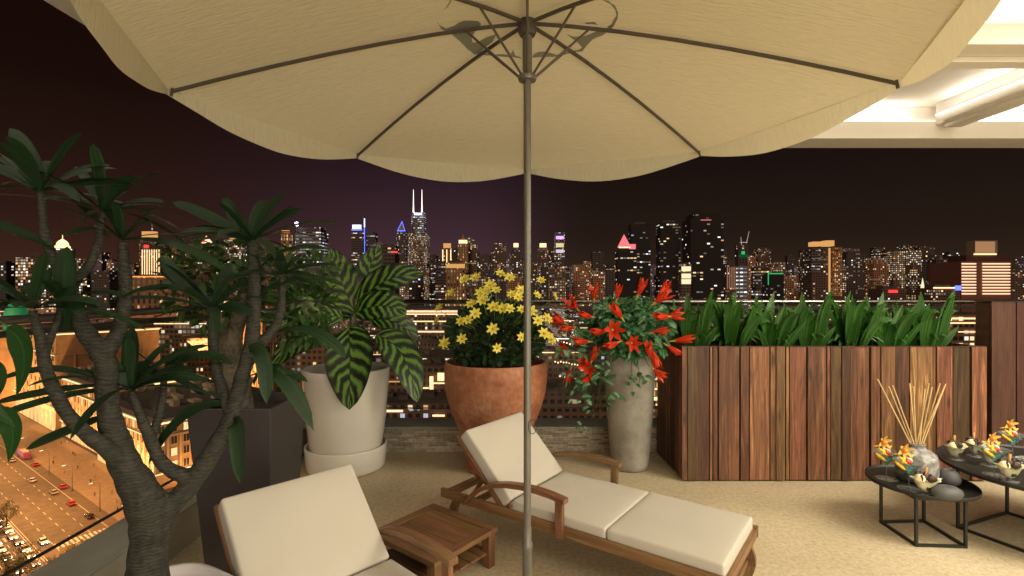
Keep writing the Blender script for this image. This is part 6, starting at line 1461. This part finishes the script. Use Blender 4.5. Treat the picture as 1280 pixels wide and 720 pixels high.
for (q, c, rz, lb) in CARS:
    p = gp(*q, GZ); o = protos[c] if c not in used else copy_tree(protos[c]); used.add(c); o.location = (p.x, p.y, GZ+.03); o.rotation_euler = (0,0,au_a+rz); o['label'] = lb; o['group'] = 'cars on the avenue'
qn = 0; adj = {'white': 'white car waiting in the dense queue below the avenue trees', 'silver': 'silver car waiting in the dense queue below the avenue trees', 'black': 'black car waiting in the dense queue below the avenue trees', 'red': 'red car waiting in the dense queue below the avenue trees'}
for lane, n in enumerate((26.5, 30.8, 35, 39)):
    for k in range(8):
        c = rng.choice(('white','white','silver','silver','white','black')); o = copy_tree(protos[c]) if c in used else protos[c]; used.add(c)
        p = av(185 + k*6.6 + rng.uniform(-.8,.8) + lane*1.5, n + rng.uniform(-.2,.2), .03); o.location = p; o.rotation_euler = (0,0,au_a+PI+rng.uniform(-.03,.03)); o['label'] = adj[c]; o['group'] = c + ' cars queueing on the avenue'
p = gp(30, 572, GZ); bus = thing('coach', 'purple and white coach driving up the avenue beside the palaces', 'coach', (p.x, p.y, GZ+.03), au_a)
mb = MB(); mb.box(-5.5,5.5,-1.25,1.25,.4,3.2,grain=False); obj('body', mb, simple('coach_paint', (.35,.06,.16), rough=.35), bus, bevel=.15)
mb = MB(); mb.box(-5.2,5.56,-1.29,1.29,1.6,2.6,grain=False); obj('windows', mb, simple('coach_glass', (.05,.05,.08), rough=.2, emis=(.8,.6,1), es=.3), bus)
for x in (-3.6, 3.4):
    for y in (-1.2, 1.2): mb = MB(); mb.tube([(x,y-.12,.5),(x,y+.12,.5)], .48, 14); obj('wheel', mb, bpy.data.materials['tyre'], bus)
mb = MB(); mb.box(-3.5,2,-1.0,1.0,3.2,3.4,grain=False); obj('roof_unit', mb, sill_m, bus)

# street trees
M['city_leaf'] = simple('city_leaf', (.045,.045,.015), rough=.7, noise_amt=.4, scale=.8)
def citytree(seed):
    rg = random.Random(seed); t = thing('street_tree', 'x', 'tree', (0,0,0), 0, 'street trees beside the avenue')
    mb = MB(); mb.tube([(0,0,0),(.1,0,3.5),(0,.2,7)], [.28,.2,.12], 8)
    for k in range(5): a = k*1.3; mb.tube([(0.05,0,3+k*.6),(math.cos(a)*2.6,math.sin(a)*2.6,6+k*.5)], [.12,.05], 6)
    obj('trunk', mb, simple('city_bark', (.08,.06,.045), rough=.9), t, smooth=True)
    mb = MB(); cl = [Vector((rg.uniform(-2.8,2.8), rg.uniform(-2.8,2.8), rg.uniform(5,9.2))) for _ in range(14)]
    for c in cl:
        for k in range(110):
            d = Vector((rg.gauss(0,1), rg.gauss(0,1), rg.gauss(0,.8))).normalized()*rg.uniform(.4,1.35); p = c+d; l = .42
            dd = Vector((rg.gauss(0,1), rg.gauss(0,1), rg.gauss(0,.6))).normalized()*l; mb.leaf(p, p+dd*.5, p+dd, .26, facing=(rg.uniform(-1,1), rg.uniform(-1,1), 1), n=2, shape='oval', fold=.1)
    obj('crown', mb, M['city_leaf'], t); return t
tp_ = [citytree(1), citytree(2)]; 
TP = [((8,640),'dark street tree at the left border beside the queue of cars'),((-12,668),'dark street tree cut by the left border, lower than the first'),((25,700),'street tree with an uneven crown beneath the queue of cars'),((62,714),'street tree just above the kerb near the lower border'),((5,722),'street tree in the lower left corner'),((95,700),'small street tree tucked against the kerb edge')]
for i, (q, lb) in enumerate(TP):
    p = gp(*q, GZ+6); o = tp_[i] if i < 2 else copy_tree(tp_[i % 2]); o.location = (p.x, p.y, GZ); o.rotation_euler = (0,0,i*1.1); o['label'] = lb; o.scale = (1,1,.9+.05*i)

# pedestrians on the pavement
def pedestrian(stride, col):
    me = bpy.data.meshes.new('person')
    J = [(0,0,.95),(0,0,1.2),(0,0,1.45),(0,0,1.56),(.02,0,1.70), (.0,.11,.92),(stride*.45,.11,.5),(stride*.35,.11,.06),(stride*.35+.14,.11,.04), (.0,-.11,.92),(-stride*.25,-.11,.5),(-stride*.6,-.11,.08),(-stride*.6+.13,-.11,.04), (0,.2,1.42),(-stride*.3,.24,1.14),(-stride*.1,.25,.9), (0,-.2,1.42),(stride*.3,-.24,1.14),(stride*.55,-.25,.93)]
    Ed = [(0,1),(1,2),(2,3),(3,4),(0,5),(5,6),(6,7),(7,8),(0,9),(9,10),(10,11),(11,12),(2,13),(13,14),(14,15),(2,16),(16,17),(17,18)]
    rad = [.15,.14,.15,.06,.11,.10,.075,.05,.045,.10,.075,.05,.045,.07,.05,.04,.07,.05,.04]
    me.from_pydata(J, Ed, []); o = bpy.data.objects.new('person', me); COL.objects.link(o)
    md = o.modifiers.new('skin', 'SKIN'); o.modifiers.new('sub', 'SUBSURF').levels = 1
    for i, r in enumerate(rad): me.skin_vertices[0].data[i].radius = (r, r)
    me.skin_vertices[0].data[0].use_root = True
    dg = bpy.context.evaluated_depsgraph_get(); m2 = bpy.data.meshes.new_from_object(o.evaluated_get(dg)); bpy.data.objects.remove(o)
    m2.materials.clear(); m2.materials.append(simple('clothes', col, rough=.9)); o = bpy.data.objects.new('person', m2); COL.objects.link(o); return o
PB = [(pedestrian(.5, (.03,.03,.04)), 'pedestrian in dark clothes walking on the pavement'), (pedestrian(.35, (.25,.22,.2)), 'pedestrian in pale clothes strolling on the pavement')]
first_ = [True, True]
for k in range(46):
    i = rng.random() < .3; P_, lb = PB[i]; o = P_ if first_[i] else P_.copy()
    if not first_[i]: COL.objects.link(o)
    first_[i] = False; grp = rng.random()
    p = av(rng.gauss(205, 14) if grp < .5 else rng.uniform(160, 330), rng.uniform(64, 78), .16); o.location = p; o.rotation_euler = (0,0,rng.uniform(0,6.28)); tag(o, lb, 'person', 'pedestrians on the pavement')
